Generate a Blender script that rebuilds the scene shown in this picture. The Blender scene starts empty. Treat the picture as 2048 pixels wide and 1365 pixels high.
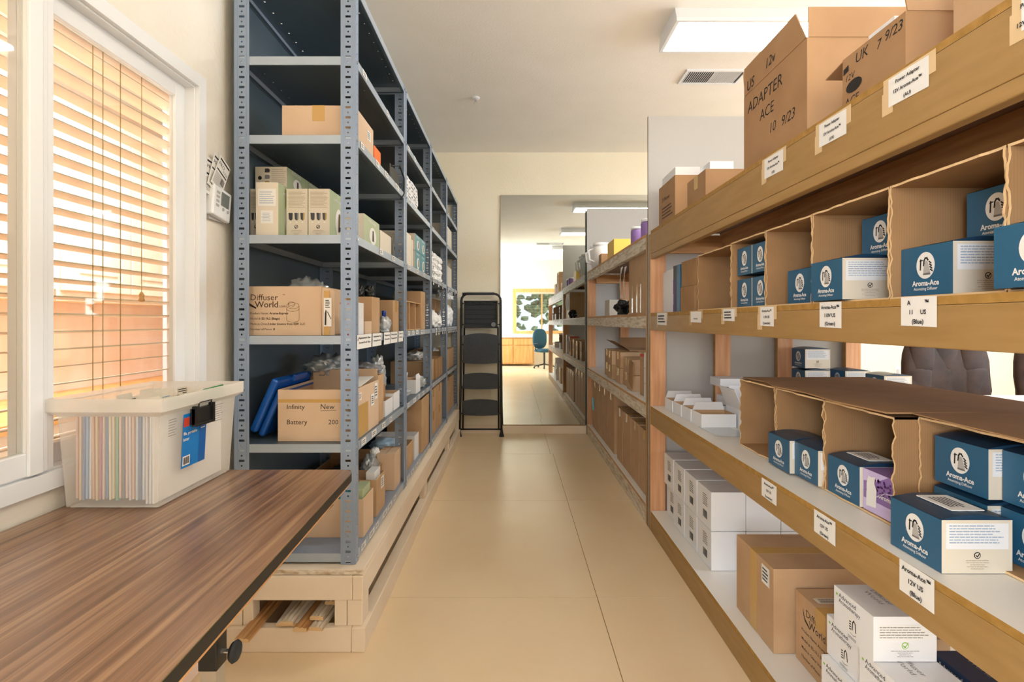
import bpy, bmesh, math, random
from mathutils import Vector, Matrix, noise
random.seed(7)
SC = bpy.context.scene
COL = SC.collection
F = 1037.0; CX = 1024.0; CY = 643.0; EYE = 1.21     # focal length (px), vanishing point, eye height
XR = 0.80      # aisle face of the wooden shelving
XL = -0.59     # aisle face of the steel racks
XW = -1.09     # left wall
YW = 5.62      # end wall
ZC = 3.04      # ceiling
YB = -3.9      # wall behind the camera
XE = 6.2       # far right wall

# ------------------------------------------------------------------ camera, world, light, exposure
cd = bpy.data.cameras.new('camera'); cam = bpy.data.objects.new('camera', cd); COL.objects.link(cam)
cam.location = (0, 0, EYE); cam.rotation_euler = (math.pi/2, 0, 0)
cd.sensor_width = 36; cd.sensor_fit = 'HORIZONTAL'; cd.lens = 36*F/2048; cd.shift_y = -(682.5-CY)/2048
cd.clip_start = 0.02; SC.camera = cam
w = bpy.data.worlds.new('world'); SC.world = w; w.use_nodes = True
w.node_tree.nodes['Background'].inputs[0].default_value = (0.80, 0.90, 1.0, 1)
w.node_tree.nodes['Background'].inputs[1].default_value = 1.0
SC.view_settings.view_transform = 'Standard'; SC.view_settings.look = 'None'
SC.view_settings.gamma = 1.0; SC.view_settings.use_curve_mapping = False
SC.view_settings.exposure = 1.38
SC.cycles.max_bounces = 10; SC.cycles.diffuse_bounces = 6; SC.cycles.transparent_max_bounces = 16
SC.cycles.sample_clamp_indirect = 6
def area(name, loc, rot, sx, sy, power, col=(1, 1, 1)):
    l = bpy.data.lights.new(name, 'AREA'); l.shape = 'RECTANGLE'; l.size = sx; l.size_y = sy
    l.energy = power; l.color = col
    o = bpy.data.objects.new(name, l); COL.objects.link(o); o.location = loc; o.rotation_euler = rot
    return o
LAMP = 14.0
# added fill lamps standing for daylight, outside unseen openings put in for them
area('fill_light_back', (4.2, YB-0.13, 1.3), (math.pi/2, 0, math.pi), 2.4, 2.0, 240, (0.84, 0.92, 1.0))
area('fill_light_right', (XE+0.12, 1.5, 1.6), (math.pi/2, 0, math.pi/2), 4.5, 1.6, 105, (0.84, 0.92, 1.0))
area('fill_light_left', (XW-0.16, -2.5, 1.6), (math.pi/2, 0, -math.pi/2), 2.1, 1.6, 100, (0.82, 0.91, 1.0))

# ------------------------------------------------------------------ materials
def srgb(h):
    if isinstance(h, str):
        h = h.lstrip('#'); c = [int(h[i:i+2], 16)/255 for i in (0, 2, 4)]
    else: c = h
    return tuple((x/12.92 if x <= 0.04045 else ((x+0.055)/1.055)**2.4) for x in c) + (1,)
def mix(a, b, t): return tuple(a[i]*(1-t)+b[i]*t for i in range(3)) + (1,)
M = {}
def base(name, col, rough=0.6, metal=0.0, **kw):
    m = bpy.data.materials.new(name); m.use_nodes = True; M[name] = m
    b = m.node_tree.nodes['Principled BSDF']
    b.inputs['Base Color'].default_value = srgb(col); b.inputs['Roughness'].default_value = rough
    b.inputs['Metallic'].default_value = metal
    for k, v in kw.items():
        b.inputs[k.replace('_', ' ')].default_value = v
    return m
def N(m, t, **kw):
    n = m.node_tree.nodes.new(t)
    for k, v in kw.items(): setattr(n, k, v)
    return n
def L(m, a, b): m.node_tree.links.new(a, b)
def grainy(name, c1, c2, rough=0.6, scale=(1, 1, 1), nscale=6, detail=5, bump=0.0, bscale=None, metal=0.0, lo=0.35, hi=0.65, dist=0.0, **kw):
    """colour varies between c1 and c2 along a noise stretched by scale; optional bump"""
    m = base(name, c1, rough, metal, **kw); b = m.node_tree.nodes['Principled BSDF']
    tc = N(m, 'ShaderNodeTexCoord'); mp = N(m, 'ShaderNodeMapping'); mp.inputs['Scale'].default_value = scale
    L(m, tc.outputs['Object'], mp.inputs['Vector'])
    nz = N(m, 'ShaderNodeTexNoise'); nz.inputs['Scale'].default_value = nscale; nz.inputs['Detail'].default_value = detail
    nz.inputs['Distortion'].default_value = dist
    L(m, mp.outputs['Vector'], nz.inputs['Vector'])
    r = N(m, 'ShaderNodeValToRGB'); r.color_ramp.elements[0].position = lo; r.color_ramp.elements[1].position = hi
    r.color_ramp.elements[0].color = srgb(c1); r.color_ramp.elements[1].color = srgb(c2)
    L(m, nz.outputs['Fac'], r.inputs['Fac']); L(m, r.outputs['Color'], b.inputs['Base Color'])
    if bump:
        bp = N(m, 'ShaderNodeBump'); bp.inputs['Strength'].default_value = bump; bp.inputs['Distance'].default_value = 0.004
        n2 = N(m, 'ShaderNodeTexNoise'); n2.inputs['Scale'].default_value = bscale or nscale*4; n2.inputs['Detail'].default_value = 3
        L(m, tc.outputs['Object'], n2.inputs['Vector']); L(m, n2.outputs['Fac'], bp.inputs['Height']); L(m, bp.outputs['Normal'], b.inputs['Normal'])
    return m
def emit(name, col, s):
    m = bpy.data.materials.new(name); m.use_nodes = True; M[name] = m
    nt = m.node_tree; nt.nodes.clear(); o = nt.nodes.new('ShaderNodeOutputMaterial'); e = nt.nodes.new('ShaderNodeEmission')
    e.inputs[0].default_value = srgb(col); e.inputs[1].default_value = s; nt.links.new(e.outputs[0], o.inputs[0])
grainy('wall', '#EBE2CC', '#E8DEC6', 0.85, nscale=2, bump=0.35, bscale=60)
grainy('wall_window', '#E6E0D5', '#E2DACD', 0.8, nscale=2, bump=0.6, bscale=45)
grainy('ceiling', '#F0ECE5', '#EDE9E1', 0.9, nscale=3, bump=0.3, bscale=80)
grainy('floor', '#E9D3B0', '#E3CBA6', 0.27, nscale=1.3, detail=8, bump=0.12, bscale=25)
base('floor_gap', '#93774F', 0.9)
base('white_trim', '#E4E6E9', 0.35)
base('white_lam', '#E4E0DA', 0.4)
base('white_sheet', '#ACA9A5', 0.5)
base('white_paper', '#E2E0DC', 0.7)
base('white_card', '#E0E0E2', 0.5)
base('cream_card', '#D6CCBB', 0.5)
base('ink', '#1E1A18', 0.7)
base('ink_grey', '#8E8B88', 0.7)
base('ink_tan', '#A89A86', 0.7)
base('ink_blue', '#8FA3BB', 0.7)
base('ink_brown', '#4A3526', 0.7)
grainy('paint', '#A38150', '#997745', 0.5, scale=(3, 1, 8), nscale=5, bump=0.15, bscale=30)
grainy('paint_edge', '#A98040', '#96702F', 0.65, scale=(1, 1, 1), nscale=40)
grainy('white_wash', '#DDD3C2', '#AB9373', 0.7, scale=(4, 1.2, 9), nscale=9, detail=9, bump=0.25, lo=0.42, hi=0.72)
grainy('pine', '#D4A27A', '#C08A60', 0.6, scale=(9, 9, 0.6), nscale=5, detail=6)
grainy('pine_x', '#D0A070', '#B9854F', 0.6, scale=(0.6, 9, 9), nscale=5, detail=6)
grainy('pine_y', '#CB9A66', '#AE7E4C', 0.6, scale=(9, 0.6, 9), nscale=5, detail=6)
grainy('plywood', '#A58F80', '#957F70', 0.7, scale=(5, 1, 1), nscale=4)
grainy('card', '#BE9C78', '#B4916C', 0.75, scale=(1, 1, 1), nscale=7)
grainy('card_light', '#D0B498', '#C9AC8F', 0.75, nscale=6)
grainy('card_dark', '#A5805A', '#9A7550', 0.75, nscale=6)
base('card_edge', '#D8B78A', 0.9)
base('tape', '#C39B5C', 0.22)
base('tape_clear', '#D6B98E', 0.12)
grainy('steel', '#8E9DB3', '#8797AE', 0.42, scale=(1, 1, 1), nscale=3, metal=0.25)
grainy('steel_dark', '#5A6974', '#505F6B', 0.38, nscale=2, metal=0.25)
grainy('steel_bright', '#AAB6C3', '#A0ADBB', 0.35, nscale=3, metal=0.3)
grainy('platform', '#E8D9C4', '#E1CFB7', 0.6, nscale=3, bump=0.2, bscale=20)
base('black', '#141414', 0.4)
base('black_rubber', '#22262A', 0.7)
grainy('tread', '#3A3F46', '#31363C', 0.6, nscale=60)
base('chrome', '#C9C9C9', 0.2, 0.9)
base('steel_leg', '#BFB8AE', 0.35, 0.6)
base('brass_edge', '#8A7448', 0.35, 0.4)
grainy('leather', '#3B2A22', '#2E211B', 0.55, nscale=12, bump=0.12, bscale=90, Specular_IOR_Level=0.12)
grainy('leather_brown', '#4A3B33', '#3B2E29', 0.3, nscale=12, bump=0.2, bscale=90)
base('blue_box', '#275A7A', 0.38)
base('blue_dark', '#1C3A55', 0.35)
base('navy', '#1F2F49', 0.4)  # blue darkened so that the colour carries the shade on one box
base('purple', '#8A6BA8', 0.4)
base('purple_dark', '#5A2F70', 0.5)
base('lilac', '#C6B6DC', 0.45)
base('sage', '#A9B592', 0.5)
base('teal', '#3E8896', 0.4)
base('red', '#C8402C', 0.5)
base('orange', '#E8702A', 0.5)
base('yellow_card', '#E9BE55', 0.55)
base('aqua', '#58C4DC', 0.5)
base('green', '#12824A', 0.5)
base('green_ink', '#8CC04A', 0.5)
base('blue_pale', '#A9C4DC', 0.4)
base('blue_case', '#1555A8', 0.3)
base('blue_label', '#0E78C4', 0.4)
base('blue_label_dark', '#0B5CA8', 0.4)
base('cap_blue', '#123C9A', 0.2)
base('grey_mid', '#77777C', 0.5)
base('grey_dark', '#3C3B40', 0.5)
base('tan', '#A98F55', 0.5)
base('teal_fabric', '#1F4A5A', 0.8)
base('lcd', '#6B7069', 0.25)
base('bag_white', '#F0EFEE', 0.45)
base('oak_blind', '#D9C4AC', 0.45)
grainy('oak', '#DDA868', '#CC9350', 0.5, scale=(6, 6, 0.7), nscale=4)
grainy('peach_ply', '#F4E2D6', '#ECD3C2', 0.7, scale=(3, 3, 1), nscale=2.5, detail=7)
grainy('maple', '#EFDFCC', '#E7D3BB', 0.5, scale=(5, 5, 0.7), nscale=3)
grainy('bark', '#5A4A3C', '#3F352C', 0.9, nscale=8)
grainy('leaf', '#7C8660', '#525C3C', 0.8, nscale=9)
grainy('ground', '#A9A090', '#8F8778', 0.9, nscale=5)
emit('lamp', '#FFFBF2', LAMP)
emit('lamp_warm', '#FBF6FF', 17)
emit('lamp_dim', '#FFFBF2', LAMP*.42)
def walnut():
    m = base('walnut', '#7A5138', 0.3); b = m.node_tree.nodes['Principled BSDF']
    tc = N(m, 'ShaderNodeTexCoord'); mp = N(m, 'ShaderNodeMapping'); mp.inputs['Scale'].default_value = (75, 1.6, 1)
    L(m, tc.outputs['Object'], mp.inputs['Vector'])
    a = N(m, 'ShaderNodeTexNoise'); a.inputs['Scale'].default_value = 1.0; a.inputs['Detail'].default_value = 7; a.inputs['Roughness'].default_value = 0.62
    a.inputs['Distortion'].default_value = 0.5
    L(m, mp.outputs['Vector'], a.inputs['Vector'])
    r = N(m, 'ShaderNodeValToRGB'); e = r.color_ramp.elements
    e[0].position = 0.28; e[0].color = srgb('#50392A'); e[1].position = 0.74; e[1].color = srgb('#A88767')
    k = e.new(0.5); k.color = srgb('#80604A')
    L(m, a.outputs['Fac'], r.inputs['Fac']); L(m, r.outputs['Color'], b.inputs['Base Color'])
    b.inputs['Coat Weight'].default_value = 0.3; b.inputs['Coat Roughness'].default_value = 0.25
walnut()
def cardcorr(name, c1, c2, axis):
    """cardboard that shows its corrugation as faint stripes across the given axis"""
    m = base(name, c1, 0.8); b = m.node_tree.nodes['Principled BSDF']
    tc = N(m, 'ShaderNodeTexCoord'); sp = N(m, 'ShaderNodeSeparateXYZ'); L(m, tc.outputs['Object'], sp.inputs[0])
    ad = N(m, 'ShaderNodeMath', operation='ADD'); L(m, sp.outputs[0], ad.inputs[0]); L(m, sp.outputs[1], ad.inputs[1])
    mu = N(m, 'ShaderNodeMath', operation='MULTIPLY'); L(m, ad.outputs[0], mu.inputs[0]); mu.inputs[1].default_value = 1100
    sn = N(m, 'ShaderNodeMath', operation='SINE'); L(m, mu.outputs[0], sn.inputs[0])
    nz = N(m, 'ShaderNodeTexNoise'); nz.inputs['Scale'].default_value = 9; L(m, tc.outputs['Object'], nz.inputs['Vector'])
    a2 = N(m, 'ShaderNodeMath', operation='MULTIPLY_ADD'); L(m, sn.outputs[0], a2.inputs[0]); a2.inputs[1].default_value = 0.12; L(m, nz.outputs['Fac'], a2.inputs[2])
    r = N(m, 'ShaderNodeValToRGB'); r.color_ramp.elements[0].position = 0.25; r.color_ramp.elements[1].position = 0.75
    r.color_ramp.elements[0].color = srgb(c1); r.color_ramp.elements[1].color = srgb(c2)
    L(m, a2.outputs[0], r.inputs['Fac']); L(m, r.outputs['Color'], b.inputs['Base Color'])
cardcorr('card_corr', '#94704A', '#A37D55', 0)
def clear(name, tint, gloss=0.1, rough=0.02, t=1.0):
    """thin sheet: see-through with a fresnel reflection"""
    m = bpy.data.materials.new(name); m.use_nodes = True; M[name] = m; nt = m.node_tree; nt.nodes.clear()
    o = nt.nodes.new('ShaderNodeOutputMaterial'); tr = nt.nodes.new('ShaderNodeBsdfTransparent'); g = nt.nodes.new('ShaderNodeBsdfGlossy')
    tr.inputs[0].default_value = srgb(tint); g.inputs['Roughness'].default_value = rough
    mx = nt.nodes.new('ShaderNodeMixShader'); fr = nt.nodes.new('ShaderNodeLayerWeight'); fr.inputs[0].default_value = 0.5
    pw = nt.nodes.new('ShaderNodeMath'); pw.operation = 'POWER'; pw.inputs[1].default_value = 4
    mm = nt.nodes.new('ShaderNodeMath'); mm.operation = 'MULTIPLY_ADD'; mm.inputs[1].default_value = 0.9; mm.inputs[2].default_value = gloss
    nt.links.new(fr.outputs['Facing'], pw.inputs[0]); nt.links.new(pw.outputs[0], mm.inputs[0]); nt.links.new(mm.outputs[0], mx.inputs[0])
    nt.links.new(tr.outputs[0], mx.inputs[1]); nt.links.new(g.outputs[0], mx.inputs[2]); nt.links.new(mx.outputs[0], o.inputs[0])
clear('glass', '#F4F8F6', 0.03)
clear('poly', '#E6EAEC', 0.3, 0.2)
_m = M['poly']; _nt = _m.node_tree; _o = [n for n in _nt.nodes if n.type == 'OUTPUT_MATERIAL'][0]; _s = _o.inputs[0].links[0].from_socket
_d = _nt.nodes.new('ShaderNodeBsdfDiffuse'); _d.inputs[0].default_value = srgb('#DDE2E4'); _x = _nt.nodes.new('ShaderNodeMixShader'); _x.inputs[0].default_value = 0.35
_nt.links.new(_s, _x.inputs[1]); _nt.links.new(_d.outputs[0], _x.inputs[2]); _nt.links.new(_x.outputs[0], _o.inputs[0])
def frosted():
    """milky polypropylene: partly see-through, the rest translucent diffuse"""
    m = bpy.data.materials.new('frosted'); m.use_nodes = True; M['frosted'] = m; nt = m.node_tree; nt.nodes.clear()
    o = nt.nodes.new('ShaderNodeOutputMaterial'); tr = nt.nodes.new('ShaderNodeBsdfTransparent'); d = nt.nodes.new('ShaderNodeBsdfPrincipled')
    d.inputs['Base Color'].default_value = srgb('#F1EDE6'); d.inputs['Roughness'].default_value = 0.35
    tl = nt.nodes.new('ShaderNodeBsdfTranslucent'); tl.inputs[0].default_value = srgb('#F1EDE6')
    m1 = nt.nodes.new('ShaderNodeMixShader'); m1.inputs[0].default_value = 0.3
    m2 = nt.nodes.new('ShaderNodeMixShader'); m2.inputs[0].default_value = 0.25
    nt.links.new(d.outputs[0], m1.inputs[1]); nt.links.new(tl.outputs[0], m1.inputs[2])
    nt.links.new(tr.outputs[0], m2.inputs[1]); nt.links.new(m1.outputs[0], m2.inputs[2]); nt.links.new(m2.outputs[0], o.inputs[0])
frosted()
M['frosted_rim'] = M['frosted'].copy()
[x for x in M['frosted_rim'].node_tree.nodes if x.type == 'MIX_SHADER'][1].inputs[0].default_value = 0.55
base('mirror', '#CBD0CC', 0.015, 1.0)

# ------------------------------------------------------------------ mesh builder
TEXT_CACHE = {}
def text_geo(s, bold=0.0):
    key = (s, bold)
    if key in TEXT_CACHE: return TEXT_CACHE[key]
    c = bpy.data.curves.new('t', 'FONT'); c.body = s; c.resolution_u = 2; c.offset = bold; c.size = 1
    o = bpy.data.objects.new('t', c); COL.objects.link(o)
    me = bpy.data.meshes.new_from_object(o.evaluated_get(bpy.context.evaluated_depsgraph_get()))
    vs = [v.co.copy() for v in me.vertices]; fs = [tuple(p.vertices) for p in me.polygons]
    x0 = min((v.x for v in vs), default=0); x1 = max((v.x for v in vs), default=1)
    bpy.data.objects.remove(o); bpy.data.curves.remove(c); bpy.data.meshes.remove(me)
    TEXT_CACHE[key] = (vs, fs, x0, x1); return TEXT_CACHE[key]
V = Vector
class MB:
    def __init__(s): s.v = []; s.f = []; s.m = []; s.mats = []; s.smooth = False; s.sm = []
    def mi(s, m):
        if m not in s.mats: s.mats.append(m)
        return s.mats.index(m)
    def poly(s, pts, m):
        n = len(s.v); s.v += [tuple(p) for p in pts]; s.f.append(tuple(range(n, n+len(pts)))); s.m.append(s.mi(m)); s.sm.append(s.smooth)
    def add(s, vs, fs, m, smooth=None):
        n = len(s.v); s.v += [tuple(p) for p in vs]; k = s.mi(m)
        for f in fs: s.f.append(tuple(i+n for i in f)); s.m.append(k); s.sm.append(s.smooth if smooth is None else smooth)
    def box(s, x0, x1, y0, y1, z0, z1, m, mats=None):
        """mats: optional dict of face -> material, faces 'x-','x+','y-','y+','z-','z+'"""
        p = [(x0, y0, z0), (x1, y0, z0), (x1, y1, z0), (x0, y1, z0), (x0, y0, z1), (x1, y0, z1), (x1, y1, z1), (x0, y1, z1)]
        n = len(s.v); s.v += p
        for k, f in (('z-', (3, 2, 1, 0)), ('z+', (4, 5, 6, 7)), ('y-', (0, 1, 5, 4)), ('y+', (2, 3, 7, 6)), ('x-', (3, 0, 4, 7)), ('x+', (1, 2, 6, 5))):
            s.f.append(tuple(i+n for i in f)); s.m.append(s.mi((mats or {}).get(k, m))); s.sm.append(False)
        return s
    def cyl(s, p, q, r, m, n=12, r2=None, caps=True):
        p, q = V(p), V(q); d = (q-p).normalized(); a = d.orthogonal().normalized(); b = d.cross(a); r2 = r if r2 is None else r2
        vs = [p+(a*math.cos(t)+b*math.sin(t))*r for t in [2*math.pi*i/n for i in range(n)]] + \
             [q+(a*math.cos(t)+b*math.sin(t))*r2 for t in [2*math.pi*i/n for i in range(n)]]
        s.add(vs, [(i, (i+1) % n, n+(i+1) % n, n+i) for i in range(n)], m, True)
        if caps:
            s.add(vs[:n], [tuple(reversed(range(n)))], m, False); s.add(vs[n:], [tuple(range(n))], m, False)
        return s
    def tube(s, path, r, m, n=8, closed=False):
        path = [V(p) for p in path]; k = len(path); vs = []; up = None
        for i, p in enumerate(path):
            a = path[i-1] if (i > 0 or closed) else p; b = path[(i+1) % k] if (i < k-1 or closed) else p
            d = (b-a).normalized()
            if up is None: up = d.orthogonal().normalized()
            up = (up - d*up.dot(d)).normalized(); c = d.cross(up)
            vs += [p+(up*math.cos(t)+c*math.sin(t))*r for t in [2*math.pi*j/n for j in range(n)]]
        fs = []
        for i in range(k if closed else k-1):
            for j in range(n):
                i2 = (i+1) % k; fs.append((i*n+j, i*n+(j+1) % n, i2*n+(j+1) % n, i2*n+j))
        if not closed: fs += [tuple(reversed(range(n))), tuple(range((k-1)*n, k*n))]
        s.add(vs, fs, m, True); return s
    def lathe(s, c, prof, m, n=20, smooth=True):
        """prof: list of (radius, z) around the vertical axis at c"""
        vs = [(c[0]+r*math.cos(2*math.pi*i/n), c[1]+r*math.sin(2*math.pi*i/n), c[2]+z) for r, z in prof for i in range(n)]
        fs = [(a*n+i, a*n+(i+1) % n, (a+1)*n+(i+1) % n, (a+1)*n+i) for a in range(len(prof)-1) for i in range(n)]
        fs += [tuple(reversed(range(n))), tuple(range((len(prof)-1)*n, len(prof)*n))]
        s.add(vs, fs, m, smooth); return s
    def prism(s, pts, z0, z1, m, side=None, bottom=None):
        n = len(pts); lo = [(x, y, z0) for x, y in pts]; hi = [(x, y, z1) for x, y in pts]
        s.poly(hi, m); s.poly(lo[::-1], bottom or m)
        for i in range(n):
            j = (i+1) % n; s.poly([lo[i], lo[j], hi[j], hi[i]], side or m)
        return s
    def flat(s, o, u, v, pts, m):
        """polygon drawn in the plane o + a*u + b*v"""
        o, u, v = V(o), V(u), V(v); s.poly([o+u*a+v*b for a, b in pts], m)
    def rect(s, o, u, v, a0, a1, b0, b1, m): s.flat(o, u, v, [(a0, b0), (a1, b0), (a1, b1), (a0, b1)], m)
    def disc(s, o, u, v, a, b, ra, rb, m, n=24): s.flat(o, u, v, [(a+ra*math.cos(2*math.pi*i/n), b+rb*math.sin(2*math.pi*i/n)) for i in range(n)], m)
    def stroke(s, o, u, v, pts, w, m):
        """a drawn line of width w through 2D points"""
        for (a0, b0), (a1, b1) in zip(pts, pts[1:]):
            dx, dy = a1-a0, b1-b0; l = math.hypot(dx, dy) or 1; nx, ny = -dy/l*w/2, dx/l*w/2; ex, ey = dx/l*w/2, dy/l*w/2
            s.flat(o, u, v, [(a0+nx-ex, b0+ny-ey), (a0-nx-ex, b0-ny-ey), (a1-nx+ex, b1-ny+ey), (a1+nx+ex, b1+ny+ey)], m)
    def text(s, t, o, u, v, size, m, bold=0.0, align='L', width=None, shear=0.0):
        vs, fs, x0, x1 = text_geo(t, bold); o, u, v = V(o), V(u), V(v)
        w = (x1-x0); k = size if width is None else width/w
        off = {'L': -x0, 'C': -(x0+x1)/2, 'R': -x1}[align]
        ky = size
        s.add([o+u*((p.x+off+p.y*shear)*k)+v*(p.y*ky) for p in vs], fs, m, False)
    def lines(s, o, u, v, w, h, n, m, seed=1, center=False, ink=0.45):
        """rows of fine print too small to read"""
        r = random.Random(seed); step = h/n
        for i in range(n):
            b = h-(i+0.7)*step; wl = w*(r.uniform(0.75, 1) if not center else r.uniform(0.35, 1)*(1-0.5*i/n))
            a = (w-wl)/2 if center else 0; end = a+wl
            while a < end-1e-4:
                l = min(r.uniform(0.03, 0.12)*w+0.001, end-a); s.rect(o, u, v, a, a+l, b, b+step*ink, m); a += l+0.012*w
    def ob(s, name, parent=None, loc=(0, 0, 0), bevel=0.0, solid=0.0, subs=0):
        me = bpy.data.meshes.new(name); ox = V(loc) if parent is None else V(parent.get('_o', (0, 0, 0)))
        me.from_pydata([tuple(V(p)-ox) for p in s.v], [], s.f)
        for m in s.mats: me.materials.append(M[m])
        me.polygons.foreach_set('material_index', s.m); me.polygons.foreach_set('use_smooth', s.sm); me.update()
        o = bpy.data.objects.new(name, me); COL.objects.link(o); o.location = ox if parent is None else (0, 0, 0)
        if parent is not None: o.parent = parent; o['_o'] = tuple(ox)
        else: o['_o'] = tuple(ox)
        if bevel:
            b = o.modifiers.new('bevel', 'BEVEL'); b.width = bevel; b.segments = 2; b.limit_method = 'ANGLE'; b.harden_normals = False
        if solid:
            b = o.modifiers.new('solid', 'SOLIDIFY'); b.thickness = solid; b.offset = 0
        if subs:
            b = o.modifiers.new('sub', 'SUBSURF'); b.levels = subs; b.render_levels = subs
        return o
def thing(name, label, cat, loc=(0, 0, 0), group=None, kind=None):
    o = bpy.data.objects.new(name, None); COL.objects.link(o); o.location = loc; o['_o'] = tuple(loc); o.empty_display_size = 0.05
    tag(o, label, cat, group, kind); return o
def tag(o, label=None, cat=None, group=None, kind=None):
    for k, x in (('label', label), ('category', cat), ('group', group), ('kind', kind)):
        if x: o[k] = x
    return o
def struct(mb, name, **kw):
    o = mb.ob(name, **kw); o['kind'] = 'structure'; return o
def copytree(src, loc=None, rz=None, label=None, group=None, parent=None):
    c = src.copy(); COL.objects.link(c)
    if parent is not None: c.parent = parent
    if loc is not None: c.location = loc
    if rz is not None: c.rotation_euler = (0, 0, rz)
    if label: c['label'] = label
    if group: c['group'] = group
    for ch in src.children: copytree(ch, parent=c)
    return c
def PX(x, Y): return (x-CX)*Y/F          # sideways position of image column x at depth Y
def PZ(y, Y): return EYE+(CY-y)*Y/F      # height of image row y at depth Y
def YA(x, X): return X*F/(x-CX)          # depth where image column x meets the plane X
UA = ((0, -1, 0), (0, 0, 1))             # reading directions on a face that looks left (towards the aisle, right side)
UF = ((1, 0, 0), (0, 0, 1))              # ... on a face that looks at the camera
UL = ((0, 1, 0), (0, 0, 1))              # ... on a face that looks right (left side racks)

# ------------------------------------------------------------------ the room
b = MB()                                                             # painted plywood sheets with open joints
g = 0.0015
ys = [YB-0.3+0.0, -2.61, -1.39, -0.17, 1.05, 2.27, 3.49, 4.72, YW+0.15]
for i in range(len(ys)-1):
    off = [0.373-2.44, -0.75-2.44][i % 2] if i not in (7,) else 0.35-2.44
    if i == 5: off = 0.373-2.44
    x = off
    while x < XE+0.2:
        x0, x1 = max(x, XW-0.3), min(x+2.44, XE+0.3)
        if x1 > x0: b.box(x0+g, x1-g, ys[i]+g, ys[i+1]-g, -0.02, 0, 'floor')
        x += 2.44
b.box(XW-0.3, XE+0.3, YB-0.3, YW+0.15, -0.05, -0.003, 'floor_gap')
struct(b, 'floor')
struct(MB().box(XW-0.3, XE+0.3, YB-0.3, YW+0.15, ZC, ZC+0.1, 'ceiling'), 'ceiling')
struct(MB().box(XW-0.135, XE+0.1, YW, YW+0.12, 0, ZC, 'wall'), 'wall_end')
WY0, WY1, WZ0, WZ1 = 0.15, 1.82, 0.817, 2.058                      # window opening
b = MB()
x0, x1 = XW-0.135, XW
b.box(x0, x1, YB, -3.55, 0, ZC, 'wall_window'); b.box(x0, x1, -1.45, WY0, 0, ZC, 'wall_window'); b.box(x0, x1, -3.55, -1.45, 0, .8, 'wall_window'); b.box(x0, x1, -3.55, -1.45, 2.4, ZC, 'wall_window'); b.box(x0, x1, WY1, YW, 0, ZC, 'wall_window')  # gap behind the camera is an added opening for the left fill lamp
b.box(x0, x1, WY0, WY1, 0, WZ0, 'wall_window'); b.box(x0, x1, WY0, WY1, WZ1, ZC, 'wall_window')
struct(b, 'wall_left')
b = MB()                                                            # wall behind the camera with a window, seen in the mirror
y0, y1 = YB-0.12, YB
b.box(XW-0.135, 0.13, y0, y1, 0, ZC, 'wall'); b.box(1.6, 3.0, y0, y1, 0, ZC, 'wall'); b.box(5.4, XE+0.1, y0, y1, 0, ZC, 'wall')
b.box(0.13, 1.6, y0, y1, 0, 0.96, 'wall'); b.box(0.13, 1.6, y0, y1, 2.12, ZC, 'wall')
b.box(3.0, 5.4, y0, y1, 2.3, ZC, 'wall'); b.box(3.0, 5.4, y0, y1, 0, 0.3, 'wall')  # wide unseen opening added to let the rear fill lamp in
struct(b, 'wall_back')
b = MB()
b.box(XE, XE+0.1, YB, -0.75, 0, ZC, 'wall'); b.box(XE, XE+0.1, 3.75, YW, 0, ZC, 'wall')
b.box(XE, XE+0.1, -0.75, 3.75, 0, 0.8, 'wall'); b.box(XE, XE+0.1, -0.75, 3.75, 2.4, ZC, 'wall')  # unseen wide opening added for the right fill lamp
struct(b, 'wall_right')
b = MB(); b.box(0.02, 0.13, YB, YB+0.02, 0.9, 2.2, 'oak'); b.box(1.6, 1.7, YB, YB+0.02, 0.9, 2.2, 'oak')
b.box(0.02, 1.7, YB, YB+0.03, 2.1, 2.2, 'oak'); b.box(0.02, 1.7, YB, YB+0.04, 0.9, 0.98, 'oak'); b.box(0.85, 0.89, YB-0.06, YB-0.03, 0.96, 2.12, 'oak')
w2 = struct(b, 'window_2')
MB().box(0.13, 1.6, YB-0.08, YB-0.076, 0.96, 2.12, 'glass').ob('pane', w2)
b = MB(); y = YB-0.03
for i in range(25): b.box(0.15, 1.58, y-0.012, y+0.012, 1.0+i*0.045, 1.003+i*0.045, 'oak_blind')
b.box(0.14, 1.59, y-0.03, y+0.03, 2.06, 2.12, 'oak_blind')
o = b.ob('window_blind', loc=(0.9, y, 1)); tag(o, 'wooden slat blind in the far window reflected in the mirror', 'blind')
b = MB()
for y_ in (-3.55, -2.53, -1.5): b.box(XW-0.1, XW-0.04, y_, y_+0.05, 0.8, 2.4, 'white_trim')
b.box(XW-0.1, XW-0.04, -3.5, -1.5, 0.8, 0.85, 'white_trim'); b.box(XW-0.1, XW-0.04, -3.5, -1.5, 2.35, 2.4, 'white_trim'); struct(b, 'added_window_frame')  # unseen frame added around the left fill lamp's opening
b = MB()
for x_ in (3.0, 4.17, 5.35): b.box(x_, x_+0.05, YB-0.1, YB-0.04, 0.3, 2.3, 'white_trim')
b.box(3.05, 5.35, YB-0.1, YB-0.04, 0.3, 0.35, 'white_trim'); b.box(3.05, 5.35, YB-0.1, YB-0.04, 2.25, 2.3, 'white_trim'); struct(b, 'added_door_frame')  # unseen frame added to the opening of the rear fill lamp
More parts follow.
